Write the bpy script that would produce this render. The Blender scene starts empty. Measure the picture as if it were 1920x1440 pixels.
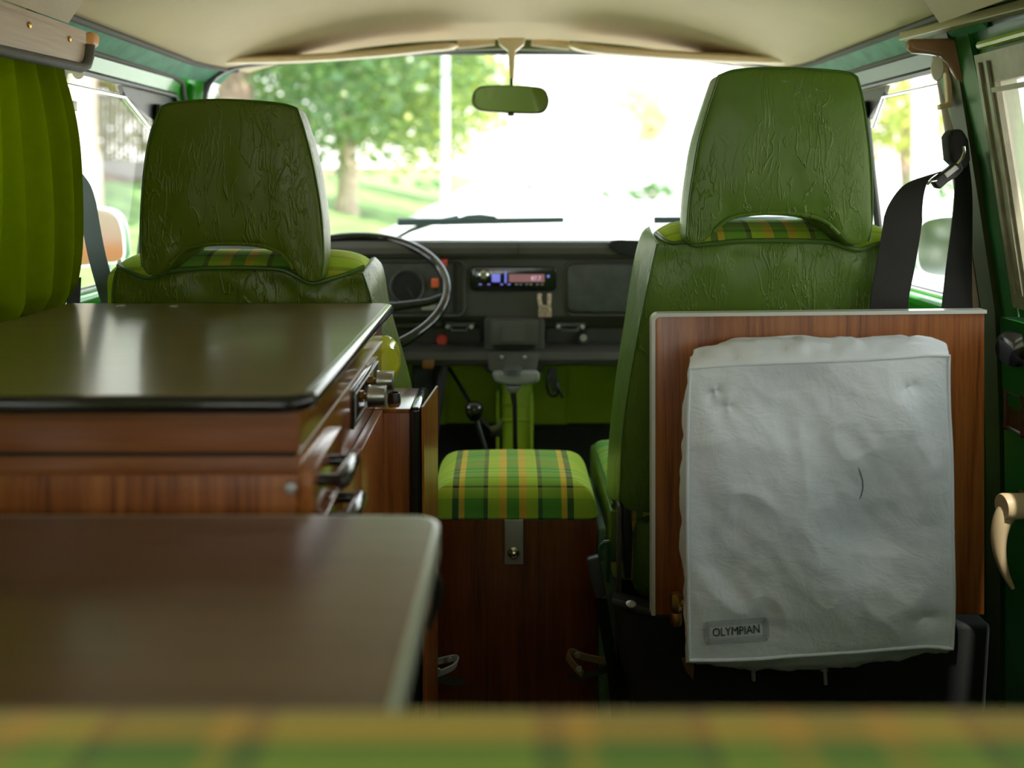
import bpy, bmesh, math, random
from mathutils import Vector, Matrix, noise
random.seed(7)
C = bpy.context.scene
COL = C.collection
PI = math.pi
F = 35.0/36.0*1920      # focal length in pixels of a 35 mm lens on a 36 mm sensor
HX, HY, EYE = 945.0, 335.0, 1.0

def P(px, py, Y):
    """a measured picture point at its own real distance Y -> world"""
    return Vector(((px-HX)/F*Y, Y, EYE-(py-HY)/F*Y))
def PX(px, Y): return (px-HX)/F*Y
def PZ(py, Y): return EYE-(py-HY)/F*Y

# ------------------------------------------------------------------ materials
class NT:
    def __init__(s, name):
        s.m = bpy.data.materials.new(name); s.m.use_nodes = True
        s.t = s.m.node_tree; s.t.nodes.clear()
        s.out = s.n('ShaderNodeOutputMaterial')
    def n(s, typ, **kw):
        nd = s.t.nodes.new(typ)
        for k, v in kw.items(): setattr(nd, k, v)
        return nd
    def l(s, a, b): s.t.links.new(a, b)
    def math(s, op, a, b=None, c=None):
        nd = s.n('ShaderNodeMath', operation=op)
        for i, v in enumerate((a, b, c)):
            if v is None: continue
            if isinstance(v, (int, float)): nd.inputs[i].default_value = v
            else: s.l(v, nd.inputs[i])
        return nd.outputs[0]
    def ramp(s, fac, stops, interp='LINEAR'):
        nd = s.n('ShaderNodeValToRGB'); cr = nd.color_ramp; cr.interpolation = interp
        while len(cr.elements) < len(stops): cr.elements.new(0.5)
        for e, (p, c) in zip(cr.elements, stops):
            e.position = p; e.color = (*c, 1) if len(c) == 3 else c
        s.l(fac, nd.inputs[0]); return nd.outputs[0]
    def coords(s, scale=(1,1,1), kind='Object', rot=(0,0,0)):
        tc = s.n('ShaderNodeTexCoord'); mp = s.n('ShaderNodeMapping')
        mp.inputs['Scale'].default_value = scale; mp.inputs['Rotation'].default_value = rot
        s.l(tc.outputs[kind], mp.inputs[0]); return mp.outputs[0]
    def noise(s, vec, scale, detail=3, rough=.5, dist=0):
        nd = s.n('ShaderNodeTexNoise')
        nd.inputs['Scale'].default_value = scale; nd.inputs['Detail'].default_value = detail
        nd.inputs['Roughness'].default_value = rough; nd.inputs['Distortion'].default_value = dist
        s.l(vec, nd.inputs['Vector']); return nd.outputs[0]
    def mix(s, fac, a, b, mode='MIX'):
        nd = s.n('ShaderNodeMix', data_type='RGBA', blend_type=mode)
        for i, v in ((0, fac), (6, a), (7, b)):
            if isinstance(v, (int, float)): nd.inputs[i].default_value = v
            elif isinstance(v, tuple): nd.inputs[i].default_value = (*v, 1)
            else: s.l(v, nd.inputs[i])
        return nd.outputs[2]
    def bump(s, h, strength=.3, dist=.01, nrm=None):
        nd = s.n('ShaderNodeBump'); nd.inputs['Strength'].default_value = strength
        nd.inputs['Distance'].default_value = dist; s.l(h, nd.inputs['Height'])
        if nrm is not None: s.l(nrm, nd.inputs['Normal'])
        return nd.outputs[0]
    def bsdf(s, color, rough=.5, metal=0, coat=0, normal=None, spec=.5, sheen=0, coat_rough=.05, emit=None, emit_s=0):
        b = s.n('ShaderNodeBsdfPrincipled')
        def st(k, v):
            if isinstance(v, (int, float)): b.inputs[k].default_value = v
            elif isinstance(v, tuple): b.inputs[k].default_value = (*v, 1)
            else: s.l(v, b.inputs[k])
        st('Base Color', color); st('Roughness', rough); st('Metallic', metal)
        st('Coat Weight', coat); st('Coat Roughness', coat_rough); st('Specular IOR Level', spec); st('Sheen Weight', sheen)
        if emit is not None: st('Emission Color', emit); st('Emission Strength', emit_s)
        if normal is not None: s.l(normal, b.inputs['Normal'])
        return b
    def done(s, sh):
        s.l(sh if not hasattr(sh, 'outputs') else sh.outputs[0], s.out.inputs[0]); return s.m

def plain(name, color, rough=.5, metal=0, coat=0, bump=None, var=.0, vscale=6, spec=.5, emit=None, emit_s=0):
    t = NT(name); v = t.coords()
    col = color; nrm = None
    if var:
        nz = t.noise(v, vscale, 4)
        dark = tuple(c*(1-var) for c in color); lite = tuple(min(1, c*(1+var)) for c in color)
        col = t.ramp(nz, [(.3, dark), (.7, lite)])
    if bump:
        nrm = t.bump(t.noise(v, bump[0], 3), bump[1], .003)
    return t.done(t.bsdf(col, rough, metal, coat, nrm, spec, emit=emit, emit_s=emit_s))

def wood(name, axis, dark=(.10,.024,.006), mid=(.28,.080,.018), lite=(.40,.135,.032), rough=.28, seed=0, coat=.25, cr=.2):
    t = NT(name)
    sc = [26, 26, 26]; sc[axis] = 1.0
    tc = t.n('ShaderNodeTexCoord')
    mp = t.n('ShaderNodeMapping'); mp.inputs['Scale'].default_value = sc; mp.inputs['Location'].default_value = (seed, seed*2, 0)
    t.l(tc.outputs['Object'], mp.inputs[0])
    big = t.noise(mp.outputs[0], .40, 2, .5, .8)
    rings = t.math('FRACT', t.math('MULTIPLY', big, 6.0))
    tri = t.math('ABSOLUTE', t.math('SUBTRACT', t.math('MULTIPLY', rings, 2), 1))
    fine = t.noise(mp.outputs[0], 9, 4, .65)
    f = t.math('ADD', t.math('MULTIPLY', tri, .22), t.math('MULTIPLY', fine, .78))
    col = t.ramp(f, [(.24, dark), (.44, mid), (.68, lite)])
    return t.done(t.bsdf(col, rough, 0, coat, t.bump(fine, .08, .001), coat_rough=cr))

def vinyl(name, color, rough=.36, wr=.7):
    t = NT(name); v = t.coords((1, 1, .28))
    n1 = t.noise(v, 40, 3, .6, .5); n2 = t.noise(t.coords((1.2, 1, .45)), 80, 2, .6, .4)
    c1 = t.ramp(t.math('ABSOLUTE', t.math('SUBTRACT', n1, .5)), [(0, (1,1,1)), (.028, (0,0,0))])
    c2 = t.ramp(t.math('ABSOLUTE', t.math('SUBTRACT', n2, .48)), [(0, (1,1,1)), (.03, (0,0,0))])
    m1 = t.ramp(t.noise(v, 6, 2), [(.46, (0,0,0)), (.60, (1,1,1))])
    m2 = t.ramp(t.noise(v, 9, 2), [(.52, (0,0,0)), (.66, (1,1,1))])
    cr = t.math('ADD', t.math('MULTIPLY', t.math('MULTIPLY', c1, m1), .7), t.math('MULTIPLY', t.math('MULTIPLY', c2, m2), .5))
    grain = t.noise(t.coords(), 700, 2)
    h = t.math('ADD', t.math('MULTIPLY', cr, 1.0), t.math('MULTIPLY', grain, .06))
    soft = t.noise(t.coords((1,1,.6)), 9, 3, .5)
    nrm = t.bump(h, wr, .0021, t.bump(soft, .45, .014))
    col = t.mix(t.math('MULTIPLY', cr, .2), color, tuple(min(1, c*1.7) for c in color))
    return t.done(t.bsdf(col, rough, 0, 0, nrm, .5))

LIME=(.50,.72,.05); MIDG=(.10,.36,.05); NAVY=(.018,.035,.05); YEL=(.92,.55,.06)
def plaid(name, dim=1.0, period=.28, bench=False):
    """woven tartan on the UVs (metres): warp stripes over u, weft over v"""
    t = NT(name); tc = t.n('ShaderNodeTexCoord'); sp = t.n('ShaderNodeSeparateXYZ'); t.l(tc.outputs['UV'], sp.inputs[0])
    half = period/2
    def fold(x, off=0.0):
        m = t.math('FRACT', t.math('ADD', t.math('DIVIDE', t.math('ADD', x, off), period), .5))
        return t.math('MULTIPLY', t.math('ABSOLUTE', t.math('SUBTRACT', m, .5)), 2.0)
    k = .28/ .14 / .28 * .14   # = 1
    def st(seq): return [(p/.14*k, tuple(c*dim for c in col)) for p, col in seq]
    warp = t.ramp(fold(sp.outputs[0]), st([(0, MIDG), (.0097, YEL), (.022, LIME), (.040, NAVY), (.0475, MIDG), (.078, YEL), (.087, NAVY), (.0975, LIME)]), 'CONSTANT')
    weft = t.ramp(fold(sp.outputs[1]), st([(0, YEL), (.006, LIME), (.022, MIDG), (.028, LIME), (.040, NAVY), (.043, LIME), (.060, YEL), (.063, MIDG), (.068, LIME), (.09, NAVY), (.0955, YEL), (.099, LIME), (.12, MIDG)]), 'CONSTANT')
    if bench: weft = t.ramp(fold(sp.outputs[1]), st([(0, YEL), (.011, MIDG), (.017, tuple(c*.75 for c in LIME)), (.032, LIME), (.06, NAVY), (.068, LIME)]), 'CONSTANT')
    tw = t.math('FRACT', t.math('MULTIPLY', t.math('ADD', sp.outputs[0], sp.outputs[1]), 420))
    fac = t.math('ADD', .60 if bench else .24, t.math('MULTIPLY', t.math('GREATER_THAN', tw, .5), .22))
    col = t.mix(fac, warp, weft)
    nrm = t.bump(tw, .25, .0006)
    return t.done(t.bsdf(col, .85, 0, 0, nrm, .2, sheen=.2))

def cloth(name, color, trans, tfac=.45, weave=900, holes=0.0, var=.2):
    t = NT(name); v = t.coords()
    nz = t.noise(v, 40, 3)
    c = t.ramp(nz, [(.3, tuple(x*(1-var) for x in color)), (.7, tuple(min(1, x*(1+var)) for x in color))])
    d = t.n('ShaderNodeBsdfDiffuse'); t.l(c, d.inputs[0])
    w = t.n('ShaderNodeTexNoise'); w.inputs['Scale'].default_value = weave; t.l(v, w.inputs['Vector'])
    t.l(t.bump(w.outputs[0], .4, .001), d.inputs['Normal'])
    tr = t.n('ShaderNodeBsdfTranslucent'); tr.inputs[0].default_value = (*trans, 1)
    mx = t.n('ShaderNodeMixShader'); mx.inputs[0].default_value = tfac; t.l(d.outputs[0], mx.inputs[1]); t.l(tr.outputs[0], mx.inputs[2])
    o = mx
    if holes:
        tp = t.n('ShaderNodeBsdfTransparent'); m2 = t.n('ShaderNodeMixShader'); m2.inputs[0].default_value = holes
        t.l(mx.outputs[0], m2.inputs[1]); t.l(tp.outputs[0], m2.inputs[2]); o = m2
    return t.done(o)

def glass(name, tint=(.93,.97,.95), gl=.06):
    t = NT(name)
    tp = t.n('ShaderNodeBsdfTransparent'); tp.inputs[0].default_value = (*tint, 1)
    g = t.n('ShaderNodeBsdfGlossy'); g.inputs['Roughness'].default_value = .02
    lw = t.n('ShaderNodeLayerWeight'); lw.inputs[0].default_value = .5
    fr = t.math('ADD', .03, t.math('MULTIPLY', t.math('POWER', lw.outputs['Facing'], 5.0), .4))
    mx = t.n('ShaderNodeMixShader'); t.l(fr, mx.inputs[0]); t.l(tp.outputs[0], mx.inputs[1]); t.l(g.outputs[0], mx.inputs[2])
    return t.done(mx)

def leaf(name, c1, c2, trans):
    t = NT(name); oi = t.n('ShaderNodeNewGeometry')
    col = t.ramp(oi.outputs['Random Per Island'], [(0, c1), (1, c2)])
    d = t.n('ShaderNodeBsdfDiffuse'); t.l(col, d.inputs[0])
    tr = t.n('ShaderNodeBsdfTranslucent'); tr.inputs[0].default_value = (*trans, 1)
    g = t.n('ShaderNodeBsdfGlossy'); g.inputs['Roughness'].default_value = .35
    mx = t.n('ShaderNodeMixShader'); mx.inputs[0].default_value = .4; t.l(d.outputs[0], mx.inputs[1]); t.l(tr.outputs[0], mx.inputs[2])
    m2 = t.n('ShaderNodeMixShader'); m2.inputs[0].default_value = .05; t.l(mx.outputs[0], m2.inputs[1]); t.l(g.outputs[0], m2.inputs[2])
    return t.done(m2)

M = dict(
 vin_l = vinyl('vinyl_green_left_light', (.105,.155,.006)),  # same vinyl on both seats; the curtain light's yellow is put into this colour
 vin_r = vinyl('vinyl_green_right_light', (.105,.20,.018)),  # same vinyl again, with the right side's greener light put into its colour
 pipe  = plain('green_piping', (.07,.16,.02), .35),
 plaid = plaid('green_tartan'),
 plaid_big = plaid('green_tartan_bench_shaded', .62, .325, True),  # same cloth as the seats, dimmed: the bench's shade is put into its colours
 wood_v = wood('teak_vertical', 2), wood_h = wood('teak_horizontal', 0, dark=(.07,.018,.006), mid=(.22,.065,.018), lite=(.30,.10,.03)),
 wood_y = wood('teak_lengthwise', 1, rough=.22, coat=1, cr=.14),
 wood_box = wood('dark_teak', 2, dark=(.05,.012,.004), mid=(.15,.038,.011), lite=(.22,.062,.017), seed=3),
 wood_val = wood('pale_veneer', 1, dark=(.36,.24,.15), mid=(.46,.33,.22), lite=(.54,.41,.29), rough=.5),
 laminate = wood('brown_laminate', 0, dark=(.20,.145,.07), mid=(.225,.165,.08), lite=(.25,.185,.095), rough=.32, coat=.5, cr=.16),
 lam_table = wood('brown_table_laminate', 0, dark=(.085,.038,.014), mid=(.13,.062,.028), lite=(.15,.072,.032), rough=.3, coat=.6, cr=.18),
 black = plain('black_rubber', (.012,.012,.012), .35, bump=(200,.1)),
 blackg = plain('gloss_black', (.008,.008,.009), .12, coat=.5),
 blackm = plain('matt_black', (.015,.015,.015), .8, bump=(300,.2)),
 dash = plain('dash_plastic', (.068,.067,.058), .5, bump=(900,.25), var=.15),
 dashl = plain('dash_panel_grey', (.07,.075,.075), .45, bump=(500,.15), var=.3, vscale=30),
 seal = plain('grey_seal', (.10,.095,.08), .7, bump=(400,.2)),
 cream = plain('cream_plastic', (.80,.59,.35), .4, coat=.1),
 cream_w = plain('pale_cream_plastic', (.78,.72,.62), .4),
 headliner = plain('cream_headliner', (.60,.48,.285), .7, bump=(500,.25), var=.04),
 headliner2 = plain('pale_headliner', (.58,.48,.32), .65, bump=(500,.2), var=.04),
 tan = plain('tan_plastic', (.30,.15,.07), .3, coat=.2),
 orange = plain('amber_plastic', (.75,.35,.12), .3),
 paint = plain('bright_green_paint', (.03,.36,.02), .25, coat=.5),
 paintd = plain('deep_and_shaded_green_paint', (.012,.13,.018), .38, coat=.12, spec=.35),
 teal = plain('sea_green_primer', (.05,.26,.14), .55, coat=0, var=.25, vscale=25, spec=.3),
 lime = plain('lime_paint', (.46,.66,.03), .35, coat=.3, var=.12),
 palegreen = plain('pale_green_paint', (.16,.30,.15), .5, var=.2),
 chrome = plain('chrome', (.8,.8,.8), .15, 1),
 steel = plain('brushed_steel', (.50,.50,.50), .42, .55, bump=(300,.1), var=.15),
 knobgrey = plain('grey_knob_metal', (.5,.49,.47), .3, 1),
 brass = plain('brass', (.55,.33,.10), .35, 1),
 rust = plain('rusty_cream', (.62,.48,.36), .5, var=.35, vscale=120),
 white = plain('white_plastic', (.8,.8,.78), .35),
 edgewhite = plain('pale_edging', (.74,.76,.72), .3, coat=.3),
 edgetab = plain('sage_edging', (.40,.45,.34), .3, coat=.3),
 handlegrey = plain('grey_handle', (.28,.28,.30), .45, bump=(200,.1)),
 red = plain('red_plastic', (.75,.08,.05), .35),
 redorange = plain('orange_red_plastic', (.85,.16,.06), .35),
 belt = plain('black_webbing', (.014,.013,.013), .62, bump=(900,.3)),
 beltg = plain('grey_webbing', (.16,.20,.22), .5, bump=(900,.3)),
 yellow = plain('yellow_green_glaze', (.55,.58,.03), .12, coat=1),
 curtain = cloth('green_curtain', (.14,.18,.004), (.40,.47,.006), .45),
 screen = cloth('window_screen_mesh', (.42,.35,.28), (.6,.5,.4), .5, 1500, .35),
 bag = None, glass = glass('clear_glass'), mirror = plain('mirror_glass', (.75,.76,.72), .03, 1),
 mir_l = plain('door_mirror_glass', (.75,.73,.70), .06, 1), mir_r = plain('door_mirror_glass_right', (.7,.75,.70), .06, 1),
 road = plain('pale_concrete', (.62,.60,.57), .8, bump=(20,.2), var=.08),
 grass = plain('grass', (.15,.25,.07), .9, bump=(30,.5), var=.45, vscale=1.2),
 earth = plain('leaf_litter', (.17,.10,.06), .9, bump=(20,.5), var=.4, vscale=3),
 bark = plain('bark', (.22,.16,.12), .9, bump=(10,.6), var=.35, vscale=5),
 barkpale = plain('whitewashed_bark', (.62,.55,.48), .85, bump=(10,.5), var=.25, vscale=6),
 barktan = plain('tan_bark', (.46,.37,.29), .9, bump=(10,.5), var=.2, vscale=8),
 slat = plain('weathered_slats', (.15,.11,.08), .85, var=.3, vscale=2),
 leaf_d = leaf('shade_leaves', (.03,.09,.035), (.10,.20,.06), (.13,.24,.06)),
 leaf_m = leaf('mid_green_leaves', (.05,.13,.05), (.24,.34,.08), (.22,.34,.08)),
 leaf_y = leaf('sunny_leaves', (.14,.24,.04), (.5,.52,.10), (.55,.62,.12)),
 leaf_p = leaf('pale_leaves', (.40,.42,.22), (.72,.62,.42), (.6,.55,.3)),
 leaf_s = leaf('shrub_leaves', (.06,.17,.06), (.16,.30,.12), (.14,.28,.08)),
 pole = plain('galvanised_post', (.52,.57,.58), .5, .2),
 lcd = plain('radio_display', (.20,.09,.09), .3, emit=(.35,.17,.18), emit_s=.35),
 blue = plain('blue_button_light', (.15,.15,.6), .3, emit=(.25,.28,1), emit_s=.45),
 carpet = plain('dark_floor_mat', (.02,.02,.018), .95, bump=(300,.4)),
 white_wall = plain('white_render', (.8,.78,.74), .8),
)
def mk_bag():
    t = NT('off_white_nylon'); v = t.coords()
    n1 = t.noise(v, 11, 4, .6, 1.2); cr = t.math('ABSOLUTE', t.math('SUBTRACT', n1, .5))
    n2 = t.noise(t.coords((1,1,2.2), rot=(0,.6,0)), 26, 4, .6, .8); cr2 = t.math('ABSOLUTE', t.math('SUBTRACT', n2, .5))
    h = t.math('ADD', cr, t.math('MULTIPLY', cr2, .5))
    col = t.ramp(t.noise(v, 4, 3), [(.3, (.76,.83,.92)), (.7, (.84,.89,.96))])
    return t.done(t.bsdf(col, .42, 0, 0, t.bump(h, .38, .008), .4, sheen=.1))
M['bag'] = mk_bag()

# ------------------------------------------------------------------ builders
def _link(name, verts, faces, mat, parent=None, smooth=True, label=None, angle=40):
    o_loc = Vector(parent['_w']) if parent is not None else None
    if o_loc is None:
        xs = [v[0] for v in verts]; ys = [v[1] for v in verts]; zs = [v[2] for v in verts]
        o_loc = Vector(((min(xs)+max(xs))/2, (min(ys)+max(ys))/2, min(zs)))
    me = bpy.data.meshes.new(name)
    me.from_pydata([tuple(Vector(v)-o_loc) for v in verts], [], faces)
    bm = bmesh.new(); bm.from_mesh(me); bmesh.ops.recalc_face_normals(bm, faces=bm.faces)
    if smooth:
        for f in bm.faces: f.smooth = True
        for e in bm.edges:
            if len(e.link_faces) == 2 and e.calc_face_angle(0) > math.radians(angle): e.smooth = False
    bm.to_mesh(me); bm.free()
    o = bpy.data.objects.new(name, me); COL.objects.link(o)
    if mat is not None: me.materials.append(mat)
    if parent is not None: o.parent = parent
    else: o.location = o_loc
    o['_w'] = list(o_loc)
    if label: o['label'] = label
    return o

class MB:
    def __init__(s): s.v = []; s.f = []
    def add(s, vs, fs):
        n = len(s.v); s.v += [Vector(v) for v in vs]; s.f += [[i+n for i in f] for f in fs]; return s
    def box(s, x0, x1, y0, y1, z0, z1, b=.0):
        bm = bmesh.new(); bmesh.ops.create_cube(bm, size=1)
        for v in bm.verts: v.co = Vector((x0+(v.co.x+.5)*(x1-x0), y0+(v.co.y+.5)*(y1-y0), z0+(v.co.z+.5)*(z1-z0)))
        if b: bmesh.ops.bevel(bm, geom=bm.edges[:], offset=b, segments=3, affect='EDGES', profile=.5)
        return s.bm(bm)
    def bm(s, bm, mat=None):
        bm.verts.index_update()
        s.add([(mat @ v.co if mat else v.co.copy()) for v in bm.verts], [[v.index for v in f.verts] for f in bm.faces]); bm.free(); return s
    def prism(s, pts, vec, b=0):
        """closed polygon pts extruded by vec, with optional edge bevel"""
        bm = bmesh.new(); vs = [bm.verts.new(p) for p in pts]; f = bm.faces.new(vs)
        r = bmesh.ops.extrude_face_region(bm, geom=[f])
        for g in r['geom']:
            if isinstance(g, bmesh.types.BMVert): g.co += Vector(vec)
        if b:
            bm.normal_update()
            es = [e for e in bm.edges if len(e.link_faces) == 2 and e.calc_face_angle(0) > .9]
            bmesh.ops.bevel(bm, geom=es, offset=b, segments=3, affect='EDGES', profile=.5, clamp_overlap=True)
        return s.bm(bm)
    def tube(s, pts, r, seg=10, closed=False, cap=True, sy=1.0):
        pts = [Vector(p) for p in pts]; n = len(pts); rs = r if isinstance(r, (list, tuple)) else [r]*n
        rings = []; prev = None
        for i, p in enumerate(pts):
            a = pts[(i-1) % n] if closed or i else pts[i]; b = pts[(i+1) % n] if closed or i < n-1 else pts[i]
            d = (b-a).normalized() if (b-a).length > 1e-9 else Vector((0,0,1))
            if prev is None:
                up = Vector((0,0,1)) if abs(d.z) < .9 else Vector((1,0,0)); u = d.cross(up).normalized()
            else: u = (prev - d*prev.dot(d)).normalized()
            prev = u; w = d.cross(u)
            rings.append([p + (u*math.cos(t)+w*math.sin(t)*sy)*rs[i] for t in [2*PI*k/seg for k in range(seg)]])
        vs = [v for r_ in rings for v in r_]; fs = []
        m = n if closed else n-1
        for i in range(m):
            for k in range(seg):
                j = (i+1) % n; fs.append([i*seg+k, i*seg+(k+1)%seg, j*seg+(k+1)%seg, j*seg+k])
        if cap and not closed:
            fs.append(list(range(seg))[::-1]); fs.append([(n-1)*seg+k for k in range(seg)])
        return s.add(vs, fs)
    def lathe(s, prof, origin, axis=(0,0,1), seg=32, sx=1.0):
        """profile [(radius, height)] spun round an axis"""
        ax = Vector(axis).normalized(); u = ax.orthogonal().normalized()
        if abs(ax.z) < .9: u = ax.cross(Vector((0,0,1))).normalized()
        w = ax.cross(u); o = Vector(origin)
        vs = [o + ax*h + (u*math.cos(2*PI*k/seg)*sx + w*math.sin(2*PI*k/seg))*max(r, 1e-5) for r, h in prof for k in range(seg)]
        fs = [[i*seg+k, i*seg+(k+1)%seg, (i+1)*seg+(k+1)%seg, (i+1)*seg+k] for i in range(len(prof)-1) for k in range(seg)]
        fs.append(list(range(seg))[::-1]); fs.append([(len(prof)-1)*seg+k for k in range(seg)])
        return s.add(vs, fs)
    def cyl(s, a, b, r, seg=20, r2=None): return s.tube([a, b], [r, r if r2 is None else r2], seg)
    def ribbon(s, pts, width, thick=.0016):
        """strap: pts = [(point, width direction)]"""
        vs = []; n = len(pts); W = width if isinstance(width, (list, tuple)) else [width]*n
        for i, (p, wd) in enumerate(pts):
            p = Vector(p); wd = Vector(wd).normalized()
            a = Vector(pts[max(i-1, 0)][0]); b = Vector(pts[min(i+1, n-1)][0]); d = (b-a).normalized()
            nn = d.cross(wd).normalized()
            for su, sn in ((-1,-1), (1,-1), (1,1), (-1,1)): vs.append(p+wd*su*W[i]/2+nn*sn*thick/2)
        fs = [[i*4+k, i*4+(k+1)%4, i*4+4+(k+1)%4, i*4+4+k] for i in range(n-1) for k in range(4)]
        fs += [[3,2,1,0], [n*4-4, n*4-3, n*4-2, n*4-1]]
        return s.add(vs, fs)
    def grid(s, fn, nu, nv, thick=None):
        vs = [Vector(fn(i/nu, j/nv)) for j in range(nv+1) for i in range(nu+1)]
        fs = [[j*(nu+1)+i, j*(nu+1)+i+1, (j+1)*(nu+1)+i+1, (j+1)*(nu+1)+i] for j in range(nv) for i in range(nu)]
        if thick is not None:
            t = Vector(thick); n = len(vs); vs2 = [v+t for v in vs]; fs2 = [[q+n for q in f[::-1]] for f in fs]
            per = per_idx(nu, nv); L = len(per)
            fs3 = [[per[k], per[(k+1)%L], per[(k+1)%L]+n, per[k]+n] for k in range(L)]
            return s.add(vs+vs2, fs+fs2+fs3)
        return s.add(vs, fs)
    def loft(s, A, B, nu, nv, ns, side=None):
        """closed cushion: A(u,v) near face, B(u,v) far face, sides interpolated; side(p,a,b,s,outdir)"""
        va = [Vector(A(i/nu, j/nv)) for j in range(nv+1) for i in range(nu+1)]
        vb = [Vector(B(i/nu, j/nv)) for j in range(nv+1) for i in range(nu+1)]
        n = len(va); vs = va+vb
        fa = [[j*(nu+1)+i, j*(nu+1)+i+1, (j+1)*(nu+1)+i+1, (j+1)*(nu+1)+i] for j in range(nv) for i in range(nu)]
        fs = fa+[[q+n for q in f[::-1]] for f in fa]
        per = per_idx(nu, nv); L = len(per)
        cen = sum((va[p] for p in per), Vector())/L
        rings = [per]
        for k in range(1, ns):
            sfr = k/ns; ring = []
            for q in per:
                a, b = va[q], vb[q]; p = a.lerp(b, sfr)
                d = a-cen; d.y = 0; d = d.normalized() if d.length > 0 else d
                if side: p = p + d*side(sfr)
                ring.append(len(vs)); vs.append(p)
            rings.append(ring)
        rings.append([q+n for q in per])
        for r in range(len(rings)-1):
            a, b = rings[r], rings[r+1]
            fs += [[a[k], a[(k+1)%L], b[(k+1)%L], b[k]] for k in range(L)]
        return s.add(vs, fs)
    def build(s, name, mat, parent=None, smooth=True, label=None, angle=40):
        return _link(name, s.v, s.f, mat, parent, smooth, label, angle)

def per_idx(nu, nv):
    W = nu+1
    return [i for i in range(nu)] + [j*W+nu for j in range(nv)] + [nv*W+i for i in range(nu, 0, -1)] + [j*W for j in range(nv, 0, -1)]

def tag(o, label=None, cat=None, group=None, kind=None):
    if label: o['label'] = label
    if cat: o['category'] = cat
    if group: o['group'] = group
    if kind: o['kind'] = kind
    return o
def thing(name, label, cat, loc, group=None):
    o = bpy.data.objects.new(name, None); COL.objects.link(o); o.location = loc; o['_w'] = list(loc); o.empty_display_size = .05
    return tag(o, label, cat, group)
def struct(o): o['kind'] = 'structure'; return o

def smoothline(pts, n, closed=False):
    """Catmull-Rom through pts, resampled by arc length to n+1 points"""
    pts = [Vector(p) for p in pts]; m = len(pts); out = []
    rng = m if closed else m-1
    for i in range(rng):
        p1 = pts[i]; p2 = pts[(i+1) % m]
        p0 = pts[(i-1) % m] if closed or i > 0 else p1*2-p2
        p3 = pts[(i+2) % m] if closed or i < m-2 else p2*2-p1
        for k in range(12):
            t = k/12; out.append(.5*((2*p1)+(p2-p0)*t+(2*p0-5*p1+4*p2-p3)*t*t+(3*p1-p0-3*p2+p3)*t**3))
    out.append(pts[0].copy() if closed else pts[-1].copy())
    acc = [0]
    for a, b in zip(out, out[1:]): acc.append(acc[-1]+(b-a).length)
    tot = acc[-1]; res = []; j = 0
    for i in range(n+1):
        d = tot*i/n
        while j < len(acc)-2 and acc[j+1] < d: j += 1
        seg = acc[j+1]-acc[j]; res.append(out[j].lerp(out[j+1], (d-acc[j])/seg if seg > 1e-12 else 0))
    return res
class Line:
    def __init__(s, pts, n=64, smooth=True):
        if smooth: s.p = smoothline(pts, n)
        else:
            pts = [Vector(p) for p in pts]; acc = [0]
            for a, b in zip(pts, pts[1:]): acc.append(acc[-1]+(b-a).length)
            s.p = []
            for i in range(n+1):
                d = acc[-1]*i/n; j = 0
                while j < len(acc)-2 and acc[j+1] < d: j += 1
                s.p.append(pts[j].lerp(pts[j+1], (d-acc[j])/(acc[j+1]-acc[j])))
        s.n = n
    def __call__(s, t):
        x = max(0, min(1, t))*s.n; i = min(int(x), s.n-1); return s.p[i].lerp(s.p[i+1], x-i)
def coons(bot, right, top, left):
    """four boundary Lines: bottom & top run left->right, left & right run bottom->top"""
    c00, c10, c01, c11 = bot(0), bot(1), top(0), top(1)
    def f(u, v):
        return (bot(u)*(1-v)+top(u)*v + left(v)*(1-u)+right(v)*u - (c00*(1-u)*(1-v)+c10*u*(1-v)+c01*(1-u)*v+c11*u*v))
    return f
def uv(o, fn):
    me = o.data; l = me.uv_layers.new(name='UVMap'); off = Vector(o['_w'])
    for poly in me.polygons:
        for li in poly.loop_indices:
            co = me.vertices[me.loops[li].vertex_index].co + off
            l.data[li].uv = fn(co, poly.normal)
def rrect(x0, x1, z0, z1, r, n=6):
    pts = []
    for cx, cz, a0 in ((x1-r, z0+r, -90), (x1-r, z1-r, 0), (x0+r, z1-r, 90), (x0+r, z0+r, 180)):
        for k in range(n+1):
            a = math.radians(a0+90*k/n); pts.append((cx+r*math.cos(a), cz+r*math.sin(a)))
    return pts
def plate(mb, x0, x1, z0, z1, r, y, th, b=0):
    """rounded rectangle facing the camera (-Y), front at y, thickness th going away"""
    return mb.prism([(x, y, z) for x, z in rrect(min(x0,x1), max(x0,x1), min(z0,z1), max(z0,z1), r)], (0, th, 0), b)
def pplate(mb, px0, px1, py0, py1, rpx, Y, th, b=0):
    return plate(mb, PX(px0,Y), PX(px1,Y), PZ(py1,Y), PZ(py0,Y), rpx/F*Y, Y, th, b)
def text_mesh(txt, size, place, name, mat, parent=None, ext=.0003, shear=0.0, sx=1.0):
    cu = bpy.data.curves.new(name, 'FONT'); cu.body = txt; cu.size = size; cu.extrude = ext; cu.align_x = 'CENTER'; cu.align_y = 'CENTER'; cu.shear = shear; cu.resolution_u = 4
    tmp = bpy.data.objects.new(name+'_tmp', cu); COL.objects.link(tmp)
    dg = bpy.context.evaluated_depsgraph_get(); me = tmp.evaluated_get(dg).to_mesh()
    vs = [place(v.co.x*sx, v.co.y, v.co.z) for v in me.vertices]; fs = [list(p.vertices) for p in me.polygons]
    tmp.evaluated_get(dg).to_mesh_clear(); bpy.data.objects.remove(tmp); bpy.data.curves.remove(cu)
    return _link(name, vs, fs, mat, parent, False)

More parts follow.
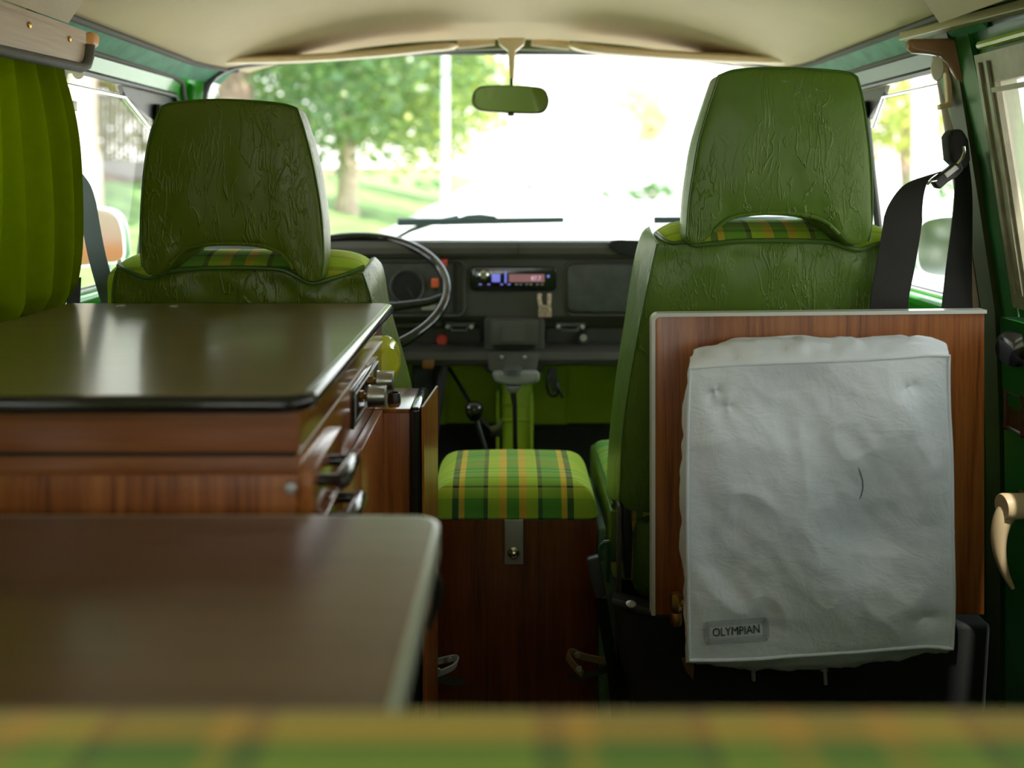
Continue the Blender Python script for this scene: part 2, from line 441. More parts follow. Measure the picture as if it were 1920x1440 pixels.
# ================================================================== THE VAN BODY
def lerp_tab(tab, z):
    if z >= tab[0][0]: return tab[0][1]
    for (z0, x0), (z1, x1) in zip(tab, tab[1:]):
        if z >= z1: return x1+(x0-x1)*(z-z1)/(z0-z1)
    return tab[-1][1]
PROF = [(1.34, .60), (1.30, .645), (1.24, .672), (1.2, .69), (1.0, .722), (.8, .752), (.6, .76), (-.2, .76)]
def bx(z): return lerp_tab(PROF, z)
def side(mb, s, y0, y1, z0, z1, th=.03, dx=0.0, nz=6, slope=0.0):
    """body-side skin: s=-1 left, +1 right; slope shifts Y with falling z"""
    def fn(u, v):
        z = z0+(z1-z0)*v
        return (s*(bx(z)+dx), y0+(y1-y0)*u+slope*(z1-z), z)
    return mb.grid(fn, 2, nz, (s*th, 0, 0))
SIDE = {-1: 'left', 1: 'right'}
for s in (-1, 1):
    w = MB()
    side(w, s, -.55, -.25, -.1, 1.24); side(w, s, -.26, 1.60, 1.215, 1.32); side(w, s, -.26, 1.46, 1.165, 1.24)
    side(w, s, 1.455, 1.575, -.1, 1.24)
    if s < 0: side(w, s, -.26, 1.46, -.1, .82)
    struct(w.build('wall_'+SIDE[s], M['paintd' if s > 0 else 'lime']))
    # roof rail above the cab door, gutter seal, door top frame
    def rail(u, v, s=s):
        Y = 1.40+u*.83; ins = max(0, (Y-2.08))*.30
        return (s*(.648+.032*v-ins), Y, 1.243-.032*v)
    struct(MB().grid(rail, 14, 2, (0, 0, .02)).build('trim_1' if s < 0 else 'trim_2', M['teal']))
    def seam(Y, s=s):
        ins = max(0, (Y-2.08))*.30; return Vector((s*(.649-ins), Y, 1.242))
    struct(MB().tube([seam(1.42+.82*k/14) for k in range(15)], .0065, 8).build('trim_3' if s < 0 else 'trim_4', M['seal']))
    struct(MB().tube([(s*.683, 1.5, 1.209), (s*.684, 2.06, 1.212), (s*.686, 2.12, 1.205), (s*.69, 2.15, 1.17)], .006, 8).build('trim_5' if s < 0 else 'trim_6', M['seal']))
    d = MB()
    # door top frame tilts inwards so that it faces down into the cab
    tf = MB().grid(lambda u, v, s=s: (s*(.684+.012*v), 1.575+.60*u, 1.208-.030*v), 6, 3, (s*.03, 0, 0))
    struct(tf.build('trim_20' if s < 0 else 'trim_21', M['paint' if s < 0 else 'paintd']))  # one paint on both sides; the right frame's shade is put in as deep green
    side(d, s, 2.13, 2.20, .79, 1.205, .035, 0, 6, .06)
    side(d, s, 1.575, 2.45, -.1, .79, .05, -.02)
    d.box(s*.72 if s > 0 else -.80, .80 if s > 0 else s*.72, 1.575, 2.25, .775, .795, .006)
    struct(d.build('door_1' if s < 0 else 'door_2', M['paint']))
    # cab door window: dark rubber, post, silver glass rail, pane
    wd = MB(); YP = 1.95 if s > 0 else 2.03
    wd.tube([(s*(bx(1.177)+.004), 1.58, 1.177), (s*(bx(1.177)+.004), 2.11, 1.177), (s*(bx(1.15)+.004), 2.15, 1.15), (s*(bx(.8)), 2.19, .80), (s*bx(.8), 1.58, .80)], .006, 8)
    wd.tube([(s*bx(1.15), YP-.02, 1.15), (s*bx(1.0), YP, 1.0), (s*bx(.8), YP+.015, .80)], .0085, 8)
    wd.prism([(s*.703, 1.83, 1.172), (s*.703, 2.13, 1.172), (s*.703, 2.14, 1.15), (s*.708, YP, 1.115), (s*.706, YP-.02, 1.115), (s*.704, 1.85, 1.155)], (s*.008, 0, 0))
    fr = struct(wd.build('window_2' if s < 0 else 'window_3', M['black']))
    MB().tube([(s*.706, 1.585, 1.152), (s*.706, 1.85, 1.152), (s*.712, YP-.03, 1.10)], .004, 8).build('glass_rail', M['chrome'], fr)
    MB().grid(lambda u, v, s=s: (s*(bx(.80+.35*v)+.012), 1.58+.57*u, .80+.35*v), 2, 5).build('pane', M['glass'], fr)
    MB().box(min(s*.745, s*.765), max(s*.745, s*.765), 1.58, 2.2, .795, .803, .003).build('sill_strip', M['edgewhite'], fr)
    # A-pillar
    struct(MB().tube([(s*.655, 2.235, 1.262), (s*.665, 2.195, 1.235), (s*.678, 2.19, 1.19), (s*.70, 2.24, 1.0), (s*.72, 2.32, .8), (s*.73, 2.36, .5)], [.012, .022, .028, .034, .04, .05], 12).build('trim_7' if s < 0 else 'trim_8', M['paint']))

# rear side windows
lw = MB(); lw.tube([(-(bx(z)-.002), y, z) for y, z in ((-.25,.83), (1.44,.83), (1.44,1.155), (-.25,1.155))], .007, 6, closed=True)
fr = struct(lw.build('window_4', M['black']))
MB().grid(lambda u, v: (-(bx(.83+.325*v)+.008), -.25+1.69*u, .83+.325*v), 2, 4).build('pane', M['glass'], fr)

# floor, rear lower body, cab floor and toe panels
struct(MB().box(-.76, .76, -.55, 2.5, -.06, 0).build('floor', M['carpet']))
bw = MB().box(-.76, .76, -.58, -.55, -.1, .88); bw.box(-.76, -.54, -.58, -.55, .88, 1.30); bw.box(.54, .76, -.58, -.55, .88, 1.30); bw.box(-.54, .54, -.58, -.55, 1.17, 1.30)
struct(bw.build('wall_back', M['lime']))
fr = struct(MB().tube([(-.535, -.565, .885), (.535, -.565, .885), (.535, -.565, 1.165), (-.535, -.565, 1.165)], .012, 8, closed=True).build('window_6', M['black']))
MB().grid(lambda u, v: (-.53+1.06*u, -.565, .885+.28*v), 2, 2).build('pane', M['glass'], fr)
struct(MB().box(-.74, .74, 2.50, 2.53, -.1, .79).build('wall_front', M['paint']))
kp = MB()
def kick(u, v):
    x = -.72+1.44*u; z = .36+.28*v
    rib = .012*(1 if int((x+.72)/.145) % 2 else 0)
    return (x, 2.36-rib+.03*(1-v), z)
kp.grid(kick, 120, 4)
struct(kp.build('trim_9', M['lime'], smooth=False))
struct(MB().prism([(-.74, 2.32, .415), (-.74, 2.10, .10), (-.74, 1.9, .02), (-.74, 2.42, .02), (-.74, 2.42, .415)], (1.48, 0, 0)).build('trim_10', M['carpet']))

# windscreen
def WSY(x, z): return 2.52-.25*(abs(x)/.68)**2.2-.25*(z-.8)
half = [(0, 1.307), (-.22, 1.303), (-.434, 1.284), (-.56, 1.262), (-.615, 1.245), (-.648, 1.215), (-.662, 1.17), (-.674, 1.05), (-.684, .90), (-.675, .84), (-.62, .815), (-.3, .805)]
outl = half+[(0, .803)]+[(-x, z) for x, z in half[:0:-1]]
OL = smoothline([(x, 0, z) for x, z in outl], 160, closed=True)[:-1]
ring_in = [Vector((p.x, WSY(p.x, p.z), p.z)) for p in OL]
def outp(p):
    k = 1.075; z = p.z+(.05 if p.z > 1.15 else (.05*(p.z-.95)/.2 if p.z > .95 else 0)) - (.06 if p.z < .87 else 0)
    x = p.x*k; return Vector((x, WSY(p.x, p.z)-.015, z))
ring_out = [outp(p) for p in OL]
n = len(OL); vs = ring_in+ring_out+[v+Vector((0,.03,0)) for v in ring_in]+[v+Vector((0,.03,0)) for v in ring_out]; fs = []
for k in range(n):
    j = (k+1) % n
    fs += [[k, j, n+j, n+k], [2*n+k, 3*n+k, 3*n+j, 2*n+j], [k, 2*n+k, 2*n+j, j], [n+k, n+j, 3*n+j, 3*n+k]]
struct(MB().add(vs, fs).build('trim_11', M['paint']))
ws = struct(MB().tube([v-Vector((0,.006,0)) for v in ring_in], .011, 8, closed=True).build('window_1', M['black']))
def wsf(u, v):
    # fan from centre spine to outline
    k = u*n; i = int(k) % n; p = ring_in[i]; c = Vector((0, 0, 1.07)); x = c.x+(p.x-c.x)*v; z = c.z+(p.z-c.z)*v
    return (x, WSY(x, z)+.012, z)
MB().grid(wsf, n, 10).build('pane', M['glass'], ws)

# headliner
def hz(x, Y):
    w = .652-max(0, (Y-2.05))*.28
    h = .125 if Y < 1.95 else .125-.047*((Y-1.95)/.33)**1.5
    return 1.243+h*max(0, 1-(abs(x)/w)**2.3)
def hl(u, v):
    Y = 1.30+.985*v; w = .652-max(0, (Y-2.05))*.28; x = w*(2*u-1)
    return (x, Y, hz(x, Y))
struct(MB().grid(hl, 60, 30, (0, 0, .03)).build('ceiling', M['headliner'], angle=60))
def hl2(u, v):
    x = .628*(2*u-1); Y = -.55+1.985*v
    z = 1.224+min(.118, 1.5*(.628-abs(x)))
    if v > .98: z += .0
    return (x, Y, z)
struct(MB().grid(hl2, 66, 20, (0, 0, .05)).build('trim_12', M['headliner2'], angle=30))
# outer roof skin
struct(MB().grid(lambda u, v: ((2*u-1)*.74, -.6+2.95*v, 1.26+.17*(1-abs(2*u-1)**3)*(1 if v < .85 else 1-.6*((v-.85)/.15)**2)), 30, 30, (0, 0, .02)).build('trim_13', M['white_wall']))
struct(MB().tube([(-.60, 2.275, 1.262), (-.4, 2.31, 1.29), (-.2, 2.33, 1.308), (0, 2.34, 1.315), (.2, 2.33, 1.308), (.4, 2.31, 1.29), (.60, 2.275, 1.262)], .014, 8).build('trim_14', plain('header_olive', (.10,.12,.02), .5)))

# right side rail and tan bracket, hook
ra, rb_ = P(1684,76,1.62), P(1920,16,1.27); rd_ = (rb_-ra)*4.5
struct(MB().prism([ra, ra+Vector((.018,0,-.002)), ra+Vector((.03,0,.012)), ra+Vector((.03,0,.022)), ra+Vector((.002,0,.0135))], rd_, .0015).build('trim_15', plain('dull_gold_rail', (.42,.35,.20), .4, coat=.2)))
struct(MB().tube([(.692, 1.30, 1.205), (.692, .3, 1.205)], .008, 8).build('trim_16', M['paintd']))
Yb = 1.50
br = [(1705,72), (1828,70), (1830,150), (1822,156), (1806,157), (1798,146), (1783,118), (1768,104), (1745,101), (1715,98), (1706,90)]
t = MB().prism([P(x, y, Yb) for x, y in br], (0, .02, 0), .006).build('pillar_bracket', M['tan'])
tag(t, 'brown plastic bracket cover at the top of the right door pillar', 'bracket')
hk = thing('curtain_hook', 'cream plastic hook with oval button on the right door pillar', 'hook', P(1768, 200, 1.53))
MB().lathe([(.0, 0), (.0165, 0), (.019, .003), (.017, .007), (.0, .008)], P(1757, 129, 1.515), (-.35, -1, 0), 28, .5).build('button', M['cream_w'], hk)
t = MB().prism([P(x, y, 1.53) for x, y in ((1762,118), (1775,111), (1783,116), (1788,200), (1763,206), (1762,196), (1778,192), (1774,135), (1762,138))], (0, .012, 0), .002)
t.build('loop', M['cream'], hk)
lh = thing('curtain_hook', 'small cream plastic hook with oval button beside the green curtain top', 'hook', P(145, 150, 1.50))
MB().lathe([(.0, 0), (.010, 0), (.012, .003), (.010, .006), (.0, .007)], P(147, 134, 1.50), (.35, -1, 0), 24, .75).build('button', M['cream_w'], lh)
MB().box(PX(122, 1.5), PX(146, 1.5), 1.50, 1.512, PZ(137, 1.5), PZ(127, 1.5), .002).build('stem', M['cream_w'], lh)
lh = thing('curtain_peg', 'tiny cream peg on the left pillar halfway down the curtain edge', 'peg', P(135, 208, 1.5))
MB().box(PX(135, 1.5), PX(140, 1.5), 1.495, 1.51, PZ(208, 1.5), PZ(189, 1.5), .0015).build('head', M['cream_w'], lh)
MB().cyl(P(126, 201, 1.505), P(137, 201, 1.505), .0035).build('stem', M['cream_w'], lh)
t = MB().prism([P(x, y, 1.51) for x, y in ((154,62), (170,57), (176,66), (174,82), (163,91), (154,90))], (0, .025, 0), .005).build('rail_end_cap', M['orange'])
tag(t, 'orange tan plastic cap at the forward end of the wooden valance', 'cap')

# tan strip & dark strip on the right pillar
struct(MB().grid(lambda u, v: (bx(.72+.51*v)-.004-.004*(1-abs(2*u-1)), 1.595-.028*u, .72+.51*v), 4, 12, (.01, 0, 0)).build('trim_17', plain('brown_pillar_trim', (.20,.12,.07), .5, var=.15)))
struct(MB().grid(lambda u, v: (bx(.2+1.03*v)-.010, 1.55-.045*u, .2+1.03*v), 4, 12, (.012, 0, 0)).build('trim_18', plain('olive_pillar_trim', (.05,.06,.02), .5)))

struct(MB().grid(lambda u, v: (-(bx(.80+.40*v)-.012), 1.56-.06*u, .80+.40*v), 4, 10, (-.008, 0, 0)).build('trim_19', plain('olive_pillar_trim_left', (.07,.065,.03), .5)))
# ---- valance board above curtain (left)
v = thing('curtain_valance', 'pale wooden valance board with grey padded lower edge above the green curtain', 'valance', (-.63, 1.2, 1.15))
def vpt(Y, z): return (-.618, Y, z)
zt = 1.224
v0, v1 = .3, 1.472
prof = [(v0, zt), (v1, zt-.006), (v1, 1.185), (v1-.006, 1.172), (v1-.02, 1.166), (v0, 1.153)]
MB().prism([vpt(*p) for p in prof], (-.012, 0, 0)).build('board', M['wood_val'], v)
MB().tube([(-.614, v1+.004, 1.198), (-.614, v1+.002, 1.182), (-.614, v1-.008, 1.167), (-.614, v1-.028, 1.161), (-.614, 1.2, 1.156), (-.614, v0, 1.148)], .0075, 10).build('padded_edge', M['seal'], v)
for yy, zz in ((1.295, 1.2), (1.415, 1.199)):
    MB().lathe([(0, 0), (.0042, 0), (.004, .002), (.0, .0035)], (-.618, yy, zz), (1, 0, 0), 14).build('screw', M['brass'], v)

# ---- curtain
def cur(u, v):
    Y = .35+1.082*u; z = 1.165-.365*v
    ph = Y*118+1.5*math.sin(Y*23)
    amp = .011+.007*v
    x = -.647+amp*math.sin(ph)+.008*math.sin(Y*31+2+v*1.5) + .012*math.sin(v*PI)*u
    fw = .0 if u < .9 else (u-.9)*10*(.055*math.sin(max(0, v-.05)*2.6)+.006*math.sin(v*9))
    z += -.006*math.sin(ph*.5)*v
    return (x, Y+fw-.05*(v > .9)*u*(v-.9)*10, z)
c = MB().grid(cur, 420, 46, (-.0015, 0, 0)).build('window_curtain', M['curtain'], angle=80)
tag(c, 'green gathered fabric curtain hanging over the left side window', 'curtain')

# ---- sliding door with screened window (right)
sd = MB(); side(sd, 1, -.25, 1.44, -.05, .80, .04, -.035); side(sd, 1, 1.405, 1.44, .80, 1.17, .03, -.006); side(sd, 1, -.25, 1.44, 1.15, 1.17, .03, -.004)
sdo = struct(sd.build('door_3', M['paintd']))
def rx(z): return bx(z)-.018
fz0, fz1 = .835, 1.165
fm = MB()
def bar(mb, y0, y1, z0, z1, t=.012):
    mb.grid(lambda u, v: (rx(z0+(z1-z0)*v), y0+(y1-y0)*u, z0+(z1-z0)*v), 1, 6, (t, 0, 0))
bar(fm, 1.385, 1.432, fz0, fz1); bar(fm, -.2, 1.432, fz1-.03, fz1+.012, .016); bar(fm, -.2, 1.432, fz0-.02, fz0+.015)
bar(fm, 1.392, 1.40, fz0, fz1, -.004); bar(fm, 1.415, 1.422, fz0, fz1, -.004); bar(fm, -.2, 1.39, fz1-.045, fz1-.038, -.004)
fo = struct(fm.build('window_5', plain('dull_cream_frame', (.33,.31,.22), .4, coat=.2, var=.15, vscale=30)))
MB().grid(lambda u, v: (rx(fz0+(fz1-fz0)*v)+.008, -.2+1.6*u, fz0+(fz1-fz0)*v), 2, 6).build('screen', M['screen'], fo)
MB().grid(lambda u, v: (rx(fz0+(fz1-fz0)*v)+.03, -.2+1.6*u, fz0+(fz1-fz0)*v), 2, 6).build('pane', M['glass'], fo)
MB().tube([(rx(1.17)+.002, 1.42, 1.19), (rx(1.17)+.002, .2, 1.19)], .006, 8).build('hinge_tube', M['lime'], fo)
# crescent handle
cr = [P(x, y, 1.375+.0*k) for k, (x, y) in enumerate(((1893,952), (1880,975), (1873,1005), (1875,1040), (1885,1075), (1899,1103)))]
hd = MB().tube(smoothline(cr, 24), [.0135-.0105*abs(k/24)**1.3 for k in range(25)], 14).build('door_handle', M['cream'], sdo, label='cream curved crescent handle')
MB().lathe([(0, 0), (.0165, 0), (.018, .004), (.017, .035), (0, .036)], P(1878, 950, 1.37), (1, .1, 0), 26).build('boss', M['cream'], hd)
MB().box(PX(1915, 1.39), .725, 1.36, 1.40, PZ(975, 1.38), PZ(925, 1.38), .004).build('mount_plate', M['tan'], hd)
MB().lathe([(0, 0), (.02, .002), (.026, .012), (.024, .03), (0, .036)], P(1905, 650, 1.41), (-.6, -1, 0), 24).build('door_knob', M['blackg'], sdo, label='dark glossy knob')
MB().box(PX(1909, 1.40), .722, 1.385, 1.43, PZ(810, 1.4), PZ(742, 1.4), .004).build('latch_cover', plain('maroon_plastic', (.10,.02,.012), .4), sdo, label='dark red latch cover')

# ================================================================== SUN VISORS, MIRROR, WIPERS
def visor(path, thk, lab):
    o = thing('sun_visor', lab, 'sun visor', P(*path[len(path)//2]), 'sun visors')
    L = smoothline([P(*p) for p in path], 40)
    mb = MB(); seg = 20; vs = []; m = len(L)
    dv = Vector((0, 1, .13)).normalized(); dn = Vector((0, -.13, 1)).normalized()
    for i, p in enumerate(L):
        e = min(1, math.sqrt(max(0.02, 1-(abs(2*i/(m-1)-1))**14)))
        for k in range(seg):
            a = 2*PI*k/seg; ca, sa = math.cos(a), math.sin(a)
            ca = math.copysign(abs(ca)**.5, ca); sa = math.copysign(abs(sa)**.7, sa)
            vs.append(p+dv*(ca*.055*e)+dn*(sa*thk*e/2))
    fs = [[i*seg+k, i*seg+(k+1)%seg, (i+1)*seg+(k+1)%seg, (i+1)*seg+k] for i in range(m-1) for k in range(seg)]
    fs += [list(range(seg))[::-1], [(m-1)*seg+k for k in range(seg)]]
    mb.add(vs, fs).build('pad', M['cream'], o); return o
YV = 2.20
o = visor([(413,117,YV), (450,113,YV), (560,110,YV), (700,101,YV), (800,91,YV), (862,86,YV)], .019, 'cream padded sun visor folded up above the steering wheel side')
MB().tube([P(858,84,YV), P(895,81,YV), P(928,80,YV)], [.009,.009,.006], 12).build('arm', M['cream'], o)
o = visor([(1062,84,YV), (1120,93,YV), (1220,101,YV), (1320,107,YV), (1430,112,YV), (1505,114,YV)], .021, 'cream padded sun visor folded up above the passenger side')
MB().tube([P(996,80,YV), P(1030,82,YV), P(1068,85,YV)], [.007,.010,.010], 12).build('arm', M['cream'], o)

rm = thing('rear_view_mirror', 'small rounded rear-view mirror on a cream stem at the windscreen top', 'mirror', P(957, 186, 2.0))
ML = [(883,188), (886,172), (898,161), (925,159), (960,160), (995,163), (1018,168), (1027,182), (1028,196), (1021,210), (1005,214), (960,212), (915,208), (898,205), (887,198)]
ml = smoothline([P(x, y, 2.0) for x, y in ML], 60, closed=True)[:-1]
mc = sum(ml, Vector())/len(ml)
for p in ml: p.y = 2.0-.36*(p.x-mc.x)-.14*(p.z-mc.z)
MB().prism(ml, (0, .02, 0), .003).build('housing', plain('mirror_housing', (.05,.06,.02), .3), rm)
cen = sum(ml, Vector())/len(ml)
MB().prism([Vector((cen.x+(p.x-cen.x)*.955, cen.y+(p.y-cen.y)*.955-.0015, cen.z+(p.z-cen.z)*.90)) for p in ml], (0, .002, 0)).build('glass', M['mirror'], rm, smooth=False)
MB().box(PX(952,2), PX(964,2), 2.0, 2.015, PZ(217,2), PZ(211,2), .001).build('dip_tab', M['black'], rm)
MB().cyl(P(959,162,2.005), P(959,148,2.01), .0035, 10).build('pivot', M['black'], rm)
st = [(933,70), (986,70), (983,82), (973,90), (967,95), (965,120), (964,148), (956,148), (954,120), (953,95), (947,90), (936,82)]
MB().prism([P(x, y, 2.05) for x, y in st], (0, .03, 0), .004).build('stem', M['cream'], rm)

def wiper(pts, arm, hubp, lab, Y):
    o = thing('windscreen_wiper', lab, 'wiper', P(pts[0][0], pts[0][1], Y), 'windscreen wipers')
    (x0, y0), (x1, y1) = pts
    MB().prism([P(x0, y0-6, Y), P(x1, y1-5, Y), P(x1, y1+6, Y), P(x0, y0+8, Y)], (0, .012, 0), .002).build('blade', M['wip'], o)
    hx, hy = hubp
    MB().prism([P(hx-38, hy-2, Y-.004), P(hx-20, hy-8, Y-.004), P(hx+5, hy-10, Y-.004), P(hx+36, hy-6, Y-.004), P(hx+36, hy+10, Y-.004), P(hx-30, hy+8, Y-.004)], (0, .02, 0), .003).build('bridge', M['wip'], o)
    MB().tube([P(a, b, Y+.01) for a, b in arm], [.005, .006, .007, .007], 8).build('arm', M['wip'], o)
M['wip'] = plain('grey_wiper', (.07,.10,.11), .35, coat=.3)
wiper([(745,416), (1058,412)], [(728,455), (770,432), (810,418), (860,407)], (895,411), 'grey wiper lying across the middle of the windscreen', 2.58)
wiper([(1226,412), (1500,409)], [(1210,452), (1250,428), (1290,414), (1340,406)], (1370,409), 'dark wiper mostly hidden behind the passenger headrest', 2.52)

# ================================================================== DASHBOARD
YD = 2.14
db = thing('dashboard', 'black moulded dashboard with padded top, instrument panel and glovebox', 'dashboard', (0, 2.2, .6))
prof = [(2.50, .838), (2.30, .856), (2.17, .867), (2.138, .864), (2.126, .852), (2.124, .840), (2.130, .831), (YD, .828), (YD, .705), (2.150, .694), (2.205, .690), (2.21, .640), (2.140, .636), (2.124, .630), (2.118, .615), (2.124, .603), (2.14, .598), (2.30, .60), (2.5, .62)]
MB().prism([(-.70, y, z) for y, z in prof], (1.40, 0, 0)).build('body', M['dash'], db, angle=35)
def bezel(x0, x1, y0, y1, r, rad, name, mat, Y=YD):
    pts = [Vector((x, Y, z)) for x, z in rrect(PX(x0,Y), PX(x1,Y), PZ(y1,Y), PZ(y0,Y), r/F*Y)]
    return MB().tube(pts, rad, 8, closed=True).build(name, mat, db)
# instrument cluster (driver)
bezel(560, 872, 489, 592, 16, .005, 'instrument_surround', M['dash'])
p = pplate(MB(), 570, 852, 495, 586, 6, YD-.004, .01, .001).build('instrument_panel', M['dashl'], db)
c = P(764, 538, YD-.006)
MB().lathe([(.0365,-.002), (.0385,.004), (.036,.006), (.033,.004), (.031,-.0)], c, (0,-1,0), 36).build('gauge_ring', M['dash'], p)
MB().lathe([(0, 0), (.0325, 0), (.0325, .003), (0, .003)], c, (0,-1,0), 36).build('gauge_face', M['blackm'], p)
MB().prism([c+Vector((-.001,-.005,0)), c+Vector((.001,-.005,0)), c+Vector((.014,-.005,-.022)), c+Vector((.012,-.005,-.023))], (0,-.001,0)).build('needle', M['dashl'], p)
pplate(MB(), 849, 857, 495, 586, 2, YD-.007, .004).build('slot', M['blackm'], db)
pplate(MB(), 790, 822, 572, 581, 2, YD-.007, .004).build('lever_slot', M['steel'], db)
for (a, b, c_, d, m, nm) in ((825,839,485,500,'red','hazard switch'), (810,823,521,538,'redorange','heater')):
    t = MB().box(PX(a,YD), PX(c_*0+b,YD), YD-.022, YD, PZ(d,YD), PZ(c_,YD), .003).build('switch', M[m], db)
MB().cyl(P(816, 530, YD-.01), P(818, 545, YD), .004, 8).build('switch_stalk', M['black'], db)
# glovebox
bezel(1061, 1420, 491, 591, 14, .004, 'glovebox_surround', M['dash'])
g = pplate(MB(), 1064, 1416, 495, 586, 12, YD-.009, .014, .004).build('glovebox_door', M['dashl'], db)
# pad crease & vent
MB().box(-.0005+PX(972,2.12), PX(972.6,2.12), 2.1222, 2.126, .835, .862).build('pad_joint', M['blackm'], db)
vt = [(1142,456), (1160,450), (1200,452), (1230,455), (1230,476), (1200,482), (1170,479), (1148,468)]
MB().prism(smoothline([P(x, y, 2.118) for x, y in vt], 30, closed=True)[:-1], (0, .02, 0), .003).build('air_vent', M['blackm'], db)
# tray recess rounded surround and shelves
for a, b in ((770, 902), (1022, 1200)):
    pplate(MB(), a, b, 614, 656, 8, 2.196, .014, .003).build('tray_back', M['dash'], db)
# grab catches
for a, b in ((835, 890), (1042, 1098)):
    mb = MB(); Y = 2.135
    mb.prism([P(a,606,Y), P(b,606,Y), P(b,613,Y), P(a,613,Y)], (0,.01,0), .001)
    mb.tube([P(a+9,613,Y-.004), P(a+13,620,Y-.012), P(b-16,620,Y-.012), P(b-13,613,Y-.004)], .0028, 8)
    h = mb.build('tray_catch', M['dashl'], db)
    for q in (a+5, b-6): MB().lathe([(0,0), (.005,0), (.004,.003), (0,.004)], P(q, 613, Y-.002), (0,-1,0), 14).build('screw', M['steel'], h)
MB().lathe([(0,0), (.0125,0), (.0125,.012), (.010,.015), (0,.015)], P(829, 636, 2.19), (0,-1,0), 26).build('washer_knob', M['red'], db)
k = MB().lathe([(0,0), (.0145,0), (.0145,.014), (.011,.018), (0,.018)], P(1094, 633, 2.19), (0,-1,0), 26).build('lighter_knob', M['dashl'], db)
MB().lathe([(0,0), (.0075,0), (.0075,.002), (0,.002)], P(1094, 633, 2.1715), (0,-1,0), 20).build('lighter_cap', M['steel'], k)
# centre console and ashtray
mb = MB(); pplate(mb, 908, 1022, 594, 700, 10, 2.135, .09, .008); mb.build('centre_console', M['dash'], db)
a = pplate(MB(), 919, 1008, 601, 648, 6, 2.118, .02, .004).build('ashtray', plain('ashtray_grey', (.085,.085,.078), .45), db)
pplate(MB(), 940, 984, 608, 640, 1, 2.1168, .002).build('ashtray_panel', plain('ashtray_inset', (.10,.095,.085), .5), a)
pplate(MB(), 925, 1003, 647, 654, 1, 2.125, .012).build('ashtray_lip', M['blackm'], db)
MB().prism([P(912,660,2.12), P(1012,660,2.12), P(1006,697,2.10), P(985,706,2.10), P(935,706,2.10), P(918,695,2.10)], (0,.05,0), .004).build('console_foot', M['dash'], db)
for q in (941, 984): MB().lathe([(0,0), (.0045,0), (.0035,.003), (0,.004)], P(q, 670, 2.112), (0,-1,0), 14).build('console_screw', M['steel'], db)

# radio
rd = thing('car_radio', 'lit single-slot car radio with blue button and pinkish display in the dashboard', 'radio', P(962, 546, YD-.01))
R = YD-.012
pplate(MB(), 881, 1043, 500, 546, 9, YD-.008, .02, .003).build('bezel', M['blackg'], rd)
face = pplate(MB(), 890, 1034, 506, 542, 3, R, .012, .0015).build('faceplate', M['blackg'], rd)
pplate(MB(), 954, 1021, 514, 529, 1, R-.001, .003).build('display', M['lcd'], rd)
pplate(MB(), 922, 938, 514, 529, 2, R-.002, .004, .0005).build('blue_button', M['blue'], rd)
pplate(MB(), 946, 950, 508, 531, 2, R-.001, .003).build('light_bar', M['blue'], rd)
MB().lathe([(.0, 0), (.0115, 0), (.0105, .008), (.007, .011), (0, .011)], P(907, 516, R), (0,-1,0), 28).build('volume_knob', M['chrome'], rd)
for q in (898, 914, 938, 952, 966, 974, 985, 993, 1005, 1014):
    pplate(MB(), q, q+5, 532, 534.5, .5, R-.0006, .002).build('key', M['blue'] if q < 960 else M['steel'], rd)
text_mesh('ALPINE', .0055, lambda x, y, z: P(930, 510.5, R)+Vector((x, -.0006-z, y)), 'brand_lettering', M['white'], rd, sx=1.3)
text_mesh('87.7', .0125, lambda x, y, z: P(1005, 522, R)+Vector((x, -.0018-z, y)), 'frequency_digits', plain('display_digits', (.3,.3,.5), .4, emit=(.7,.45,.6), emit_s=.8), rd)
MB().lathe([(0,0), (.003,0), (.003,.002), (0,.002)], P(1028, 518, R), (0,-1,0), 14).build('side_button', M['blue'], rd)

# phone / pen clip
cl = thing('dash_clip', 'worn cream two-pronged clip screwed on the dashboard below the radio', 'clip', P(1020, 594, YD))
mb = MB(); Y = YD-.012
mb.tube([P(1012, 551, Y), P(1011, 560, Y-.004), P(1014, 575, Y-.003), P(1021, 576, Y)], .0047, 10)
mb.tube([P(1030, 551, Y), P(1030, 560, Y-.004), P(1029, 575, Y-.003), P(1021, 576, Y)], .0047, 10)
mb.build('prongs', M['rust'], cl)
b = MB().box(PX(1009,YD), PX(1034,YD), YD-.008, YD, PZ(594,YD), PZ(580,YD), .0015).build('base', plain('tan_clip_base', (.55,.36,.24), .5), cl)
MB().box(PX(1010,YD), PX(1033,YD), YD-.014, YD-.004, PZ(582,YD), PZ(575,YD), .001).build('shelf', M['rust'], cl)
for q in (1016, 1026): MB().lathe([(0,0), (.003,0), (0,.002)], P(q, 588, YD-.008), (0,-1,0), 10).build('screw', M['steel'], b)

# steering wheel
sw = thing('steering_wheel', 'thin black two-spoke steering wheel behind the left front seat', None, P(650, 547, 1.99))
sw.parent = db; sw.location = Vector(sw['_w'])-Vector(db['_w'])
c = P(650, 547, 1.99); nrm = Vector((0,-.50,.866)); bv = Vector((0,.866,.50))
MB().tube([c+Vector((1,0,0))*.2*math.cos(t)+bv*.2*math.sin(t) for t in [2*PI*k/96 for k in range(96)]], .0103, 14, closed=True).build('rim', M['blackg'], sw)
for sgn in (1, -1):
    MB().tube([c+Vector((sgn*.198,0,0))-bv*.012, c+Vector((sgn*.165,0,0))-nrm*.012-bv*.018, c+Vector((sgn*.10,0,0))-nrm*.022-bv*.02, c-nrm*.03-bv*.01], [.008,.0095,.012,.016], 12, sy=.8).build('spoke', M['black'], sw)
MB().lathe([(0,-.06), (.03,-.06), (.04,-.03), (.038,-.012), (.02,-.004), (0,-.003)], c, nrm, 32).build('hub', M['black'], sw)
